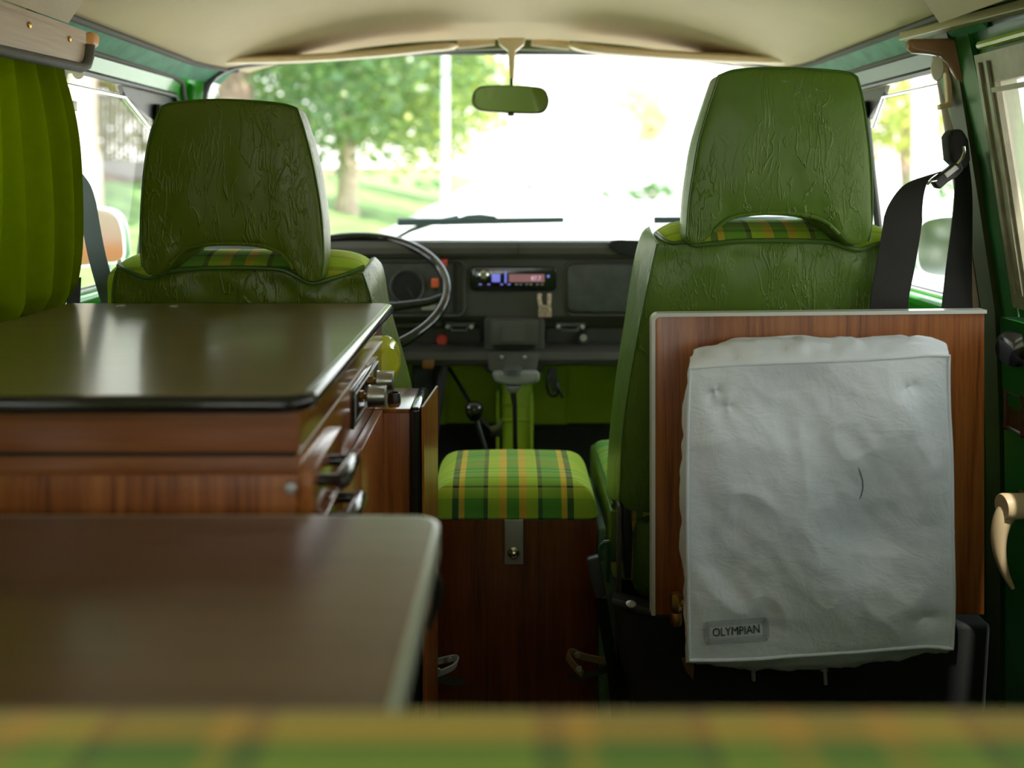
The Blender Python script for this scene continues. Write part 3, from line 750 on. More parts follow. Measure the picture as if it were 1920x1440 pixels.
MB().cyl(c-nrm*.05, c-nrm*.35, .022, 20).build('column', M['black'], sw)
MB().tube([c-nrm*.09, c-nrm*.09+Vector((.10,0,.0)), c-nrm*.08+Vector((.185,.02,-.005))], [.006,.005,.006], 10).build('indicator_stalk', M['black'], sw)

# gear lever, parking brake, heater duct, pedals
gl = thing('gear_lever', 'black gear lever with round glossy knob rising left of the duct', 'gear lever', P(925, 1010, 1.9))
kc = P(889, 770, 1.95)
MB().lathe([(0,-.019), (.009,-.0185), (.0135,-.013), (.0185,.001), (.0172,.010), (.010,.0165), (0,.018)], kc, (-.1,0,1), 28).build('knob', M['blackg'], gl)
MB().tube(smoothline([P(892,782,1.95), P(902,815,1.94), P(915,860,1.93), P(925,940,1.92), P(927,1040,1.92)], 20), [.0045]*8+[.006]*13, 12).build('shaft', M['black'], gl)
pb = thing('parking_brake', 'grey T-shaped handle on a thin black rod in front of the dashboard centre', 'handbrake', P(967, 1000, 2.0))
Y = 1.985
hb = [(925,700), (935,698), (960,696.5), (990,697), (1006,698), (1012,704), (1011,714), (1003,719), (985,722), (960,723), (940,720), (928,715), (924,707)]
MB().prism(smoothline([P(x, y, Y) for x, y in hb], 48, closed=True)[:-1], (0, .028, 0), .006).build('grip', M['handlegrey'], pb)
MB().lathe([(0,-.004), (.023,-.004), (.021,.008), (.013,.014), (0,.016)], P(960, 697, Y+.016), (0,0,1), 26).build('dome', M['dashl'], pb)
MB().lathe([(.004,-.016), (.008,-.014), (.016,-.003), (.016,0)], P(962, 722, Y+.014), (0,0,1), 20).build('collar', M['handlegrey'], pb)
MB().tube([P(962,724,Y+.014), P(963,746,Y+.014), P(965,760,Y+.014), P(967,880,Y+.014), P(967,1030,Y+.014)], [.0058,.0058,.0046,.0046,.0046], 12).build('rod', M['black'], pb)
dk = MB(); Yk = 2.22
dk.prism([(PX(942,Yk), Yk, 0), (PX(1000,Yk), Yk, 0), (PX(1000,Yk), Yk+.10, 0), (PX(942,Yk), Yk+.10, 0)], (0, 0, .572), .008)
hd_ = thing('heater_duct', 'lime green vertical heater duct standing under the dashboard centre', 'duct', (PX(970,Yk), Yk+.05, 0))
dk.build('duct', M['lime'], hd_)
for yy in (760, 788): MB().tube([P(940, yy, Yk-.001), P(1002, yy, Yk-.001)], .003, 8).build('swage', M['lime'], hd_)
MB().box(PX(930,Yk), PX(936,Yk), Yk, Yk+.03, 0, PZ(735,Yk), .003).build('side_flange', M['lime'], hd_)
MB().box(PX(993,Yk-.01), PX(1000,Yk-.01), Yk-.01, Yk, 0, PZ(735,Yk), .002).build('front_flange', M['lime'], hd_)
pdl = thing('clutch_linkage', 'thin black rod slanting down behind the gear knob to the duct', 'rod', P(845, 700, 2.15))
MB().tube([P(842,690,2.2), P(862,722,2.18), P(882,757,2.15), P(902,785,2.12), P(922,806,2.1)], .0042, 10).build('rod', M['black'], pdl)
MB().tube([P(922,806,2.1), P(935,800,2.1), P(942,788,2.1)], [.008,.007,.005], 10).build('lever_end', plain('olive_lever', (.10,.11,.03), .5), pdl)
MB().box(PX(918,2.1), PX(940,2.1), 2.1, 2.14, PZ(820,2.1), PZ(806,2.1), .004).build('bracket', M['blackm'], pdl)
sc = MB(); sc.tube([P(832,682,2.14), P(826,730,2.1), P(812,830,2.0), P(806,930,1.95)], [.012,.010,.009,.009], 12)
t = sc.build('steering_column_strut', M['blackm']); tag(t, 'dark tube running down left of the gear lever under the dash', 'tube')
sc = MB().tube([P(817,682,2.18), P(815,760,2.18), P(812,860,2.18)], .006, 10)
t = sc.build('pedal_rod', plain('dark_green_rod', (.03,.06,.02), .5)); tag(t, 'thin dark green rod beside the black tube under the dash', 'rod')
t = MB().box(PX(792,2.1), PX(813,2.1), 2.1, 2.13, PZ(692,2.1), PZ(677,2.1), .003).build('fuse_block', plain('amber_brown', (.22,.09,.02), .4)); tag(t, 'small amber brown block under the dash left of the black tube', 'block')
t = MB().box(PX(770,2.1), PX(812,2.1), 2.13, 2.2, PZ(760,2.1), PZ(690,2.1), .006).build('relay_box', M['blackm']); tag(t, 'dark box below the amber block under the dash', 'box')
ca = MB().tube(smoothline([P(1030,690,2.15), P(1026,715,2.14), P(1030,738,2.14), P(1042,742,2.14), P(1046,730,2.14), P(1040,700,2.15)], 30), .0035, 8)
ca.tube(smoothline([P(1040,700,2.15), P(1046,725,2.14), P(1055,746,2.14)], 12), .003, 8)
ca.ribbon([(P(1036,690,2.145), (1,0,0)), (P(1038,715,2.14), (1,.2,0)), (P(1043,735,2.14), (1,0,0))], .016, .003)
t = ca.build('hanging_cable', M['black']); tag(t, 'loop of black cable dangling under the dash right of the duct', 'cable')

# ================================================================== FRONT SEATS
def pl(pts, Y, n=64):
    """picture outline at depth Y (number or function of z) -> smooth Line"""
    out = []
    for x, y in pts:
        YY = Y(PZ(y, 1.47)) if callable(Y) else Y
        out.append(P(x, y, YY))
    return Line(out, n)
def bevel(o, w=.006, seg=3, ang=50):
    m = o.modifiers.new('bevel', 'BEVEL'); m.width = w; m.segments = seg; m.limit_method = 'ANGLE'; m.angle_limit = math.radians(ang)
    return o
def headrest(seat, bot, right, top, left, Y0, Y1, mat, inset=.010, lowtop=.014):
    fa = coons(pl(bot, Y0), pl(right, Y0), pl(top, Y0), pl(left, Y0))
    cx = (fa(0,.5).x+fa(1,.5).x)/2
    def A(u, v):
        p = fa(u, v); pf = (max(0, 16*u*(1-u)*v*(1-v)))**.5
        w = .0025*noise.noise(Vector((p.x*28, 3.1, p.z*16)))*pf
        low = math.exp(-((v-.06)/.10)**2)*(abs(2*u-1)**1.5)*.006*math.sin(u*30)*min(1, v*12)
        return p+Vector((0, -.012*pf+w+low*.5, 0))
    def B(u, v):
        p = fa(u, v); e = 16*u*(1-u)*v*(1-v)
        return Vector((cx+(p.x-cx)*(1-inset/ .13), Y1+.008*max(0,e)**.5, p.z-lowtop*v+.004*(1-v)))
    o = MB().loft(A, B, 60, 60, 8, side=lambda s: .006*math.sin(PI*s)).build('headrest', mat, seat, angle=180)
    bevel(o, .005)
    # stitched seam round the back panel
    ln = []
    for k in range(41): ln.append(fa(0, k/40)+Vector((0,-.001,0)))
    for k in range(1, 41): ln.append(fa(k/40, 1)+Vector((0,-.001,0)))
    for k in range(39, -1, -1): ln.append(fa(1, k/40)+Vector((0,-.001,0)))
    MB().tube(ln, .0016, 6).build('seam', M['pipe'], o)
    hem = [fa(.17+.66*k/30, 0)+Vector((0,-.002,.001)) for k in range(31)]
    MB().tube(hem, .0032, 8).build('arch_hem', mat, o)
    return o

def backrest(seat, r_top, r_right, r_left, r_bot, f_top, f_right, f_left, f_bot, mat, rim, pad):
    Yr = lambda z: 1.455+max(0, .86-z)*.13
    Yf = lambda z: 1.585+max(0, .86-z)*.16
    fa = coons(pl(r_bot, Yr), pl(r_right, Yr), pl(r_top, Yr), pl(r_left, Yr))
    fb = coons(pl(f_bot, Yf), pl(f_right, Yf), pl(f_top, Yf), pl(f_left, Yf))
    def A(u, v):
        e = max(0, 16*u*(1-u)*v*(1-v))**.5; p = fa(u, v)
        dip = .004*math.exp(-((v-.93)/.05)**2)*math.sin(u*22)
        return p+Vector((0, -.010*e+dip*min(1, (1-v)*25), 0))
    o = MB().loft(A, fb, 60, 50, 8, side=lambda s: .004*math.sin(PI*s)).build('backrest', mat, seat, angle=180)
    bevel(o, .004)
    MB().tube(smoothline([P(*q) for q in rim], 90), .0034, 8).build('piping', M['pipe'], o)
    for q in (0, 1): MB().tube([fa(q, k/30)+Vector((0,-.001,0)) for k in range(31)], .0013, 6).build('side_seam', M['pipe'], o)
    # tartan pad rising in front of the vinyl shell
    (x0, x1, yt, yb) = pad
    Ya, Yb_ = 1.468, 1.565
    X0, X1 = PX(x0, 1.53), PX(x1, 1.53); zt = PZ(yt, 1.53); za = PZ(yb, 1.468)
    def pa(u, v): return Vector((X0+(X1-X0)*u, Ya, za-.25+.25*v))
    def prof(u, s):
        e = 1-abs(2*u-1)**6
        return e
    mb = MB()
    def top(u, v):
        # v: 0 rear low -> 1 front; arc over the top
        a = v*PI*.62; e = 1-abs(2*u-1)**8
        y = Ya+(Yb_-Ya)*(1-math.cos(a))/1.35; z = za-.02+(zt-za+.02)*math.sin(a)**.8*(.55+.45*e)
        return (X0+(X1-X0)*u+(.006*(1-e))*(1 if u < .5 else -1), y, z)
    mb.grid(top, 60, 24, (0, .004, -.06))
    p = mb.build('seat_back_pad', M['plaid'], seat, angle=60)
    uv(p, lambda c, n: (c.x*.93-(X0+X1)/2*.93, c.y*.9+c.z*.3))
    pe = [Vector(top(k/40, .72)) for k in range(41)]
    return o

def cushion_mb(x0, x1, y0, y1, z0, z1, r, crown=.0, cr=.02, n=40):
    mb = MB(); hx_, hy_ = (x1-x0)/2, (y1-y0)/2; cx, cy = (x0+x1)/2, (y0+y1)/2
    def sp(t): t = 2*t-1; return math.copysign(1-(1-abs(t))**1.6, t)
    def fn(u, v):
        x = sp(u)*hx_; y = sp(v)*hy_
        ax, ay = abs(x), abs(y)
        if ax > hx_-cr and ay > hy_-cr:
            dx, dy = ax-(hx_-cr), ay-(hy_-cr); m = max(dx, dy); l = math.hypot(dx, dy)
            if l > 1e-9: dx, dy = dx/l*m, dy/l*m
            d = cr-m; x = math.copysign(hx_-cr+dx, x); y = math.copysign(hy_-cr+dy, y)
        else: d = min(hx_-ax, hy_-ay)
        z = z1-r+math.sqrt(max(0, r*r-(r-min(d, r))**2)) + crown*(1-(ax/hx_)**2)*(1-(ay/hy_)**2)
        return Vector((cx+x, cy+y, z))
    vs = [fn(i/n, j/n) for j in range(n+1) for i in range(n+1)]
    fs = [[j*(n+1)+i, j*(n+1)+i+1, (j+1)*(n+1)+i+1, (j+1)*(n+1)+i] for j in range(n) for i in range(n)]
    per = per_idx(n, n); L = len(per); prev = per
    for k in range(1, 6):
        ring = []
        for q in per:
            p = vs[q]; s = k/5; z = (z1-r)*(1-s)+z0*s; ring.append(len(vs))
            d = Vector((p.x-cx, p.y-cy, 0)); d = d.normalized()*(.004*math.sin(PI*s)-.004*s)
            vs.append(Vector((p.x+d.x, p.y+d.y, z)))
        fs += [[prev[i], prev[(i+1)%L], ring[(i+1)%L], ring[i]] for i in range(L)]; prev = ring
    fs.append(prev)
    return mb.add(vs, fs)

ds = thing('front_seat', 'green vinyl front seat with headrest behind the steering wheel, left of the gangway', 'seat', (-.386, 1.7, 0), 'front seats')
headrest(ds,
 [(267,500),(275,513),(292,517),(310,506),(329,486),(348,468),(385,460),(430,458),(485,461),(522,473),(545,497),(560,519),(575,528),(592,528),(604,518)],
 [(604,518),(607,470),(602,395),(589,318),(572,248),(557,203)],
 [(303,200),(330,192),(400,187),(470,189),(530,195),(557,203)],
 [(267,500),(264,450),(266,380),(272,310),(283,250),(303,200)], 1.42, 1.53, M['vin_l'])
backrest(ds,
 [(222,500),(245,510),(275,521),(300,514),(340,506),(430,502),(520,505),(552,516),(585,531),(620,523),(650,516),(680,512)],
 [(745,900),(722,700),(697,567),(688,535),(680,512)],
 [(205,900),(209,700),(211,560),(215,520),(222,500)],
 [(205,900),(470,905),(745,900)],
 [(226,484),(250,500),(430,506),(640,503),(685,490),(702,480)],
 [(805,900),(773,725),(752,645),(731,570),(723,520),(716,494),(702,480)],
 [(222,900),(222,700),(222,560),(223,520),(226,484)],
 [(222,900),(500,905),(805,900)], M['vin_l'],
 [(222,497,1.47),(238,507,1.453),(275,521,1.450),(300,514,1.450),(340,506,1.450),(430,502,1.450),(520,505,1.450),(552,516,1.450),(585,531,1.450),(620,523,1.452),(655,512,1.46),(682,500,1.48)],
 (224, 700, 468, 506))
o = cushion_mb(-.60, -.168, 1.56, 1.95, .38, .50, .03, .02).build('seat_cushion', M['plaid'], ds); uv(o, lambda c, n: (c.x+.386, c.y+c.z))
MB().box(-.58, -.19, 1.58, 1.90, 0, .38, .01).build('seat_base', M['blackm'], ds)

ps = thing('front_seat', 'green vinyl front seat with headrest behind the wooden board and white bag', 'seat', (.40, 1.7, 0), 'front seats')
headrest(ps,
 [(1287,443),(1292,453),(1306,458),(1326,448),(1346,426),(1372,409),(1425,401),(1490,402),(1540,413),(1566,434),(1584,452),(1604,460),(1630,452)],
 [(1630,452),(1635,400),(1634,330),(1628,260),(1618,190),(1607,145)],
 [(1347,142),(1380,131),(1450,127),(1530,130),(1590,136),(1607,145)],
 [(1287,443),(1291,380),(1300,318),(1309,268),(1326,208),(1347,142)], 1.42, 1.53, M['vin_r'])
backrest(ps,
 [(1232,457),(1262,456),(1288,453),(1305,460),(1332,457),(1413,451),(1547,453),(1582,462),(1613,468),(1640,459),(1668,451),(1692,450)],
 [(1712,962),(1706,820),(1702,700),(1698,540),(1692,450)],
 [(1162,940),(1167,820),(1180,720),(1198,620),(1215,535),(1232,457)],
 [(1162,940),(1230,962),(1712,962)],
 [(1219,422),(1236,446),(1420,455),(1640,456),(1690,440),(1700,436)],
 [(1660,900),(1665,820),(1670,700),(1678,540),(1680,436)],
 [(1136,925),(1142,820),(1154,710),(1170,605),(1185,505),(1196,455),(1205,432),(1219,422)],
 [(1136,925),(1400,930),(1660,900)], M['vin_r'],
 [(1230,437,1.51),(1244,449,1.47),(1262,456,1.452),(1288,453,1.450),(1305,460,1.450),(1332,457,1.450),(1413,451,1.450),(1547,453,1.450),(1582,462,1.450),(1613,468,1.450),(1640,459,1.450),(1675,449,1.452),(1692,440,1.49)],
 (1222, 1672, 412, 455))
o = cushion_mb(.170, .62, 1.56, 1.93, .37, .497, .02, .035).build('seat_cushion', M['plaid'], ps); uv(o, lambda c, n: (c.x-.40, c.y+c.z))
MB().tube([(.172, 1.56, .487), (.170, 1.75, .487), (.170, 1.90, .487), (.185, 1.93, .487), (.25, 1.935, .487)], .0045, 8).build('piping', M['pipe'], o)
MB().box(.166, .20, 1.555, 1.92, .40, .482, .004).build('cushion_side', M['vin_r'], ps)
MB().box(.20, .60, 1.535, 1.88, .34, .475, .03).build('cushion_shell', M['vin_r'], ps)
MB().box(.19, .62, 1.52, 1.90, 0, .34, .01).build('seat_base', M['blackm'], ps)
MB().prism([P(x, y, 1.50) for x, y in ((1168,950),(1182,955),(1187,1000),(1184,1085),(1172,1085),(1170,1020),(1166,990))], (0, .02, 0), .002).build('recline_lever', M['black'], ps)
MB().box(PX(1158,1.5), PX(1164,1.5), 1.49, 1.52, PZ(1110,1.5), PZ(945,1.5), .002).build('hinge_plate', plain('dull_bracket', (.10,.09,.07), .5, .5), ps)
t = MB().box(.152, .185, 1.62, 1.9, 0, .43, .004).build('pedestal_panel', M['palegreen'], ps, label='pale green metal panel')

# ================================================================== KITCHEN CABINET (left)
kc_ = thing('kitchen_cabinet', 'teak laminate kitchen cabinet with black handled drawers under the brown worktop', 'cabinet', (-.40, 1.1, 0))
XR = -.173
MB().box(-.618, XR, .833, 1.405, .771, .8095, .0008).build('top_rail', M['wood_h'], kc_)
MB().box(-.618, XR-.003, .836, 1.405, .7670, .771, 0).build('groove', plain('dark_groove', (.02,.012,.008), .6), kc_)
MB().box(-.618, XR, .8325, 1.405, .752, .7670, .0006).build('lower_rail', M['wood_h'], kc_)
MB().box(-.618, XR-.001, .834, 1.405, .0, .752, .0006).build('body', M['wood_v'], kc_)
MB().box(XR-.002, XR+.0012, .834, 1.402, .7713, .8095, .0003).build('side_fascia', M['wood_y'], kc_)
MB().box(XR-.002, XR+.0006, .834, 1.402, .694, .7690, .0003).build('side_panel', M['wood_y'], kc_)
MB().tube([(XR+.0012, .834, .7703), (XR+.0012, 1.402, .7703)], .0009, 6).build('seam_strip', M['edgewhite'], kc_)
def front(name, y0, y1, z0, z1): return MB().box(XR+.0008, XR+.0125, y0, y1, z0, z1, .0009).build(name, M['wood_y' if name == 'drawer' else 'wood_v'], kc_)
def handle(par, y0, y1, z):
    y0 += .004; y1 -= .004; a, b = XR+.0125, XR+.032
    MB().tube([(a, y0, z), (b-.006, y0, z), (b, y0-.004, z), (b+.001, y0+.003, z), (b+.001, y1-.003, z), (b, y1+.004, z), (b-.006, y1, z), (a, y1, z)], [.0052,.0052,.007,.0078,.0078,.007,.0052,.0052], 14).build('handle', M['blackg'], par)
d1 = front('drawer', .834, .985, .705, .755); handle(d1, .857, .925, .7395)
d2 = front('drawer', .834, .985, .50, .697); handle(d2, .905, .972, .690)
d3 = front('door', .992, 1.120, .08, .697)
d4 = front('door', 1.124, 1.318, .08, .694)
MB().lathe([(0,0), (.0055,0), (.004,.004), (0,.005)], (-.178, .8315, PZ(915,.83)), (0,-1,0), 14).build('side_screw', M['steel'], kc_)
cp = MB().box(XR-.001, XR+.0035, 1.125, 1.346, .716, .7605, .0012).build('control_panel', M['blackg'], kc_)
MB().tube([(XR+.004, y, z) for y, z in ((1.133,.722),(1.338,.722),(1.338,.7545),(1.133,.7545))], .0009, 6, closed=True).build('panel_line', M['steel'], cp)
def stove_knob(y, z):
    k = MB().lathe([(.013,.012), (.0135,.013), (.0118,.0165), (.0105,.030), (.010,.032), (0,.032)], (XR, y, z), (1,0,0), 28)
    k.box(XR+.012, XR+.034, y-.0022, y+.0022, z-.0125, z+.0125, .001)
    k = k.build('stove_knob', M['knobgrey'], kc_)
    MB().lathe([(.0075,.002), (.0075,.007), (.004,.0075), (.004,.013)], (XR, y, z), (1,0,0), 6).build('brass_nut', M['brass'], k)
stove_knob(1.18, .742); stove_knob(1.262, .7435)

wt = thing('worktop', 'brown worktop with black rounded edge and yellow-green reflections on top of the kitchen cabinet', 'worktop', (-.40, 1.1, .81))
def wt_out(x0, x1, y0, y1, r):
    pts = [(x0, y0)]
    for k in range(9):
        a = math.radians(-90+90*k/8); pts.append((x1-r+r*math.cos(a), y0+r+r*math.sin(a)))
    for k in range(5):
        a = math.radians(90*k/4); pts.append((x1-.012+.012*math.cos(a), y1-.012+.012*math.sin(a)))
    pts.append((x0, y1)); return pts
o = wt_out(-.620, -.1655, .818, 1.42, .022)
MB().prism([(x, y, .812) for x, y in o], (0, 0, .0103)).build('top', M['laminate'], wt, smooth=False)
ed = [(-.620, .816)]+wt_out(-.620, -.1635, .816, 1.421, .024)[1:-1]+[(-.60, 1.421)]
MB().tube([(x, y, .8148) for x, y in ed], .0075, 12, sy=1.0).build('edge_trim', M['blackg'], wt)
for q in (232, 330): MB().lathe([(0,0), (.007,0), (.0055,.0018), (0,.0025)], (PX(q,1.395), 1.385, .8223), (0,0,1), 18).build('screw', M['steel'], wt)

eu = thing('corner_unit', 'narrow teak end unit with black edge trim between kitchen cabinet and tartan stool', 'cabinet', (-.14, 1.38, 0))
MB().box(XR+.001, -.1245, 1.322, 1.452, 0, .6885, .001).build('body', M['wood_v'], eu)
MB().box(XR+.001, -.1245, 1.321, 1.452, .6885, .6945, .0008).build('top', M['wood_y'], eu)
mb = MB(); mb.box(-.1255, -.1105, 1.316, 1.452, 0, .697, .005); mb.build('edge_trim', M['blackg'], eu)
def warped(u, v):
    z = .698*v; y = 1.318+.134*u
    return (-.1085+.003*v+.009*u*(1-v*.3)-.004*(1-u)*(v**3), y, z*(1-.0*u))
MB().grid(warped, 10, 20, (.003, 0, 0)).build('side_panel', M['wood_v'], eu)
t = MB().lathe([(.0095,0), (.0095,.004), (.0078,.013), (.0065,.0135), (.0065,.011), (0,.011)], (PX(739,1.36), 1.36, .6945), (0,0,1), 24).build('control_knob', M['black'])
tag(t, 'small black fluted knob on top of the narrow teak end unit', 'knob')
t = MB().lathe([(0,.010), (.020,.009), (.024,.003), (.037,-.001), (.038,.001), (.025,.007), (.021,.013), (0,.014)], (PX(716,1.425), 1.43, .6975+.039), (1,-.75,0), 40).build('side_plate', M['yellow'])
tag(t, 'glossy yellow-green plate standing on edge between end unit and left front seat', 'plate')

# ---- stool box in the gangway
sb = thing('box_stool', 'dark teak box stool with tartan cushion in the gangway between the seats', 'stool', (.016, 1.71, 0))
MB().box(-.117, .149, 1.60, 1.83, 0, .4515, .0012).build('box', M['wood_box'], sb)
o = cushion_mb(-.119, .152, 1.598, 1.838, .4515, .5075, .048, .008, .018).build('cushion', M['plaid'], sb)
uv(o, lambda c, n: (c.x-.0145, c.y-1.71+(c.z-.50)*(1 if c.y < 1.72 else -1)))
st_ = MB().box(PX(946,1.59), PX(981,1.59), 1.5935, 1.598, PZ(1060,1.59), PZ(976,1.59), .0008).build('strap_plate', M['steel'], sb)
MB().lathe([(0,0), (.0105,0), (.0095,.003), (.005,.0065), (.004,.0062), (0,.008)], P(963, 1037, 1.5935), (0,-1,0), 24).build('screw', M['chrome'], st_)

# ---- table in the foreground and the bench back
tb = thing('camper_table', 'brown laminate table with pale rounded edge in the left foreground', 'table', (-.38, .6, 0))
def tabo(x0, x1, y0, y1, r):
    pts = [(x0, y0), (x1-.006, y0)]
    for k in range(9):
        a = math.radians(90*k/8); pts.append((x1-r+r*math.cos(a), y1-r+r*math.sin(a)))
    pts.append((x0, y1)); return pts
MB().prism([(x, y, .713) for x, y in tabo(-.66, -.0535, .445, .777, .02)], (0, 0, .0235)).build('top', M['lam_table'], tb, smooth=False)
MB().prism([(x, y, .712) for x, y in tabo(-.662, -.0485, .444, .782, .024)], (0, 0, .0243), .002).build('edging', M['edgetab'], tb)
for p_, q_ in ((.0003, .0),): pass
MB().cyl((-.52, .60, 0), (-.52, .60, .713), .022, 20).build('leg', M['steel'], tb)
t = MB().tube([(-.058, .765, .655), (-.052, .764, .672), (-.0505, .762, .69), (-.06, .76, .7115)], [.002,.004,.004,.003], 10).build('table_clamp', M['black'])
tag(t, 'black clamp lever under the right edge of the foreground table', 'clamp')
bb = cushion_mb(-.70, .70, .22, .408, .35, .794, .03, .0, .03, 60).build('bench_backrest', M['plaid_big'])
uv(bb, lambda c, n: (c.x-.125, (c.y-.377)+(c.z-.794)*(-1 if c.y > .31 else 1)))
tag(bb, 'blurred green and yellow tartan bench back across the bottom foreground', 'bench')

# ================================================================== RIGHT SIDE: BOARD, BAG, POUCH, STRAPS
wb = thing('partition_board', 'teak laminate board with white edging behind the right front seat', 'board', (.436, 1.38, .39))
B0, B1 = PX(1228,1.38), PX(1843,1.38)
zl, zr_, zb = PZ(593,1.38), PZ(586,1.38), PZ(1150,1.38)
def bo(x0, x1, z0, zl, zr, r):
    pts = [(x1, z0), (x1, zr)]
    for k in range(7):
        a = math.radians(90+90*k/6); pts.append((x0+r+r*math.cos(a), zl-r+r*math.sin(a)))
    pts.append((x0, z0)); return pts
MB().prism([(x, 1.376, z) for x, z in bo(B0, B1, zb, zl, zr_, .006)], (0, .016, 0), .0006).build('panel', M['wood_v'], wb)
ln = [(B1+.002, 1.383, zr_+.002)]+[(x, 1.383, z) for x, z in bo(B0-.003, B1, zb, zl+.0025, zr_+.0025, .009)[2:]]
MB().ribbon([(p, (0,1,0)) for p in ln], .021, .005).build('edging', M['edgewhite'], wb)

bg = thing('fabric_bag', 'large wrinkled white nylon cover bag with oval lettered label hanging on the teak board', 'bag', P(1538, 1245, 1.30))
YB = 1.25
bb_ = pl([(1292,1238),(1400,1236),(1480,1230),(1600,1222),(1700,1214),(1742,1212),(1785,1216)], YB)
br_ = pl([(1785,1216),(1788,1120),(1786,1000),(1784,860),(1779,760),(1778,690),(1779,667)], YB)
bt_ = pl([(1293,691),(1340,686),(1450,681),(1560,677),(1680,671),(1740,666),(1779,667)], YB)
bl_ = pl([(1292,1238),(1290,1100),(1288,960),(1289,820),(1291,750),(1293,691)], YB)
fB = coons(bb_, br_, bt_, bl_)
def bagY(u, v, p):
    e = max(0, 16*u*(1-u)*v*(1-v)); m = min(1, e*3)
    q = Vector((p.x*7, 1.7, p.z*7)); q2 = Vector((p.x*19+p.z*5, 5.2, p.z*15))
    d = -.016*e**.6
    d += m*.022*noise.noise(q)+m*.0075*abs(noise.noise(q2))+m*.0016*noise.noise(Vector((p.x*42, 9, p.z*38+p.x*20)))
    # pinched gathers near the upper corners and lower right
    for (cu, cv, rr, am) in ((.10, .91, .035, .005), (.84, .90, .03, .004), (.90, .10, .04, .005), (.15, .86, .05, .004)):
        r = math.hypot(u-cu, (v-cv)); d += am*math.exp(-(r/rr)**2)*(1+.5*math.sin(math.atan2(v-cv, u-cu)*2+cu*9))
    # broad hollow lower right of centre
    d += .016*math.exp(-(((u-.70)/.15)**2+((v-.40)/.14)**2))
    d += .0018*m*math.sin(v*60+6*noise.noise(q))*math.exp(-(u/.07)) + .0014*m*math.sin(v*80)*math.exp(-((1-u)/.06))
    return d
def bagA(u, v):
    p = fB(u, v); return p+Vector((0, bagY(u, v, p), 0))
YK = 1.352
kb = pl([(1325,1195),(1400,1236),(1500,1244),(1600,1236),(1690,1200)], YK)
kt = pl([(1345,650),(1375,634),(1430,632),(1500,628),(1545,634),(1600,634),(1660,629),(1700,630),(1722,642)], YK)
kl = pl([(1325,1195),(1318,1100),(1310,900),(1320,760),(1345,650)], YK)
kr = pl([(1690,1200),(1706,1050),(1708,900),(1712,760),(1722,642)], YK)
fK = coons(kb, kr, kt, kl)
def bside(s): return .018*math.sin(PI*min(1, s*1.15))*(1-s)**.5
body = MB().loft(bagA, lambda u, v: fK(u, v), 150, 170, 14, side=bside)
cen = Vector((PX(1538,1.3), 1.3, PZ(950,1.3)))
for k, v_ in enumerate(body.v):
    if v_.y > YB+.008 and v_.y < YK-.002:
        w = noise.noise(Vector((v_.x*26, v_.y*60, v_.z*22)))*.006+noise.noise(Vector((v_.x*60, v_.y*30, v_.z*50)))*.003
        d = (v_-cen); d.y = 0; v_ += d.normalized()*w
o = body.build('bag_body', M['bag'], bg, angle=75)
rimp = [bagA(k/40, 0) for k in range(41)]+[bagA(1, k/50) for k in range(1, 51)]+[bagA(1-k/40, 1) for k in range(1, 41)]+[bagA(0, 1-k/50) for k in range(1, 50)]
MB().tube([p+Vector((0,-.001,0)) for p in rimp], .0022, 8, closed=True).build('seam_welt', M['bag'], o)
def surf(px, py, off=.0012):
    # find (u,v) of a picture point on the bag face
    u, v = (px-1292)/492.0, (1230-py)/552.0
    for _ in range(12):
        p = fB(u, v); ex = px-(HX+p.x/p.y*F); ey = py-(HY-(p.z-EYE)/p.y*F)
        u += ex/492.0; v -= ey/552.0
    p = bagA(min(.999,max(0,u)), min(.999,max(0,v))); return p+Vector((0, -off, 0))
rot = math.radians(3.2)
def lab(x, y, off=.0014):
    X = x*math.cos(rot)-y*math.sin(rot); Y_ = x*math.sin(rot)+y*math.cos(rot)
    return surf(1379+X*F/YB, 1180-Y_*F/YB, off)
grey_ink = plain('grey_ink', (.16,.18,.20), .6); blue_ink = plain('dark_blue_ink', (.015,.02,.035), .6)
mb = MB()
for k in range(4):
    i_ = k*.0021; pts = [lab(x, y) for x, y in rrect(-.0405+i_, .0405-i_, -.0145+i_, .0145-i_, .007-i_*.8, 8)]
    # densify
    mb.tube(smoothline(pts, 90, closed=True)[:-1], .00028, 4, closed=True)
mb.build('label_border', grey_ink, o)
text_mesh('OLYMPIAN', .0155, lambda x, y, z: lab(x, y, .0012+z), 'label_lettering', blue_ink, o, sx=.80)
MB().tube([surf(x, y, .0004) for x, y in ((1599,869),(1605,882),(1610,896),(1612,910),(1610,924),(1607,932))], [.0003,.0005,.0006,.0006,.0005,.0003], 6).build('pen_mark', blue_ink, o)

pc = thing('storage_pouch', 'black fabric pouch on a bowed rim below the teak board', 'pouch', (.42, 1.42, .10))
MB().prism([P(x, y, 1.44) for x, y in ((1150,1135),(1180,1142),(1260,1162),(1400,1170),(1700,1175),(1860,1170),(1850,1340),(1195,1340),(1165,1240))], (0, .06, 0), .008).build('pocket', M['blackm'], pc)
MB().tube(smoothline([P(x, y, 1.436) for x, y in ((1146,1128),(1180,1138),(1230,1152),(1290,1160),(1400,1166),(1700,1170))], 30), .0052, 10).build('rim_tube', plain('dark_grey_rim', (.05,.048,.042), .5), pc)
MB().lathe([(0,0), (.006,0), (.0075,.003), (0,.008)], P(1183, 1135, 1.432), (0,-.3,1), 14).build('rim_clip', M['steel'], pc)
MB().box(.20, .62, 1.42, 1.50, 0, .13, .01).build('lower_box', M['blackm'], pc)

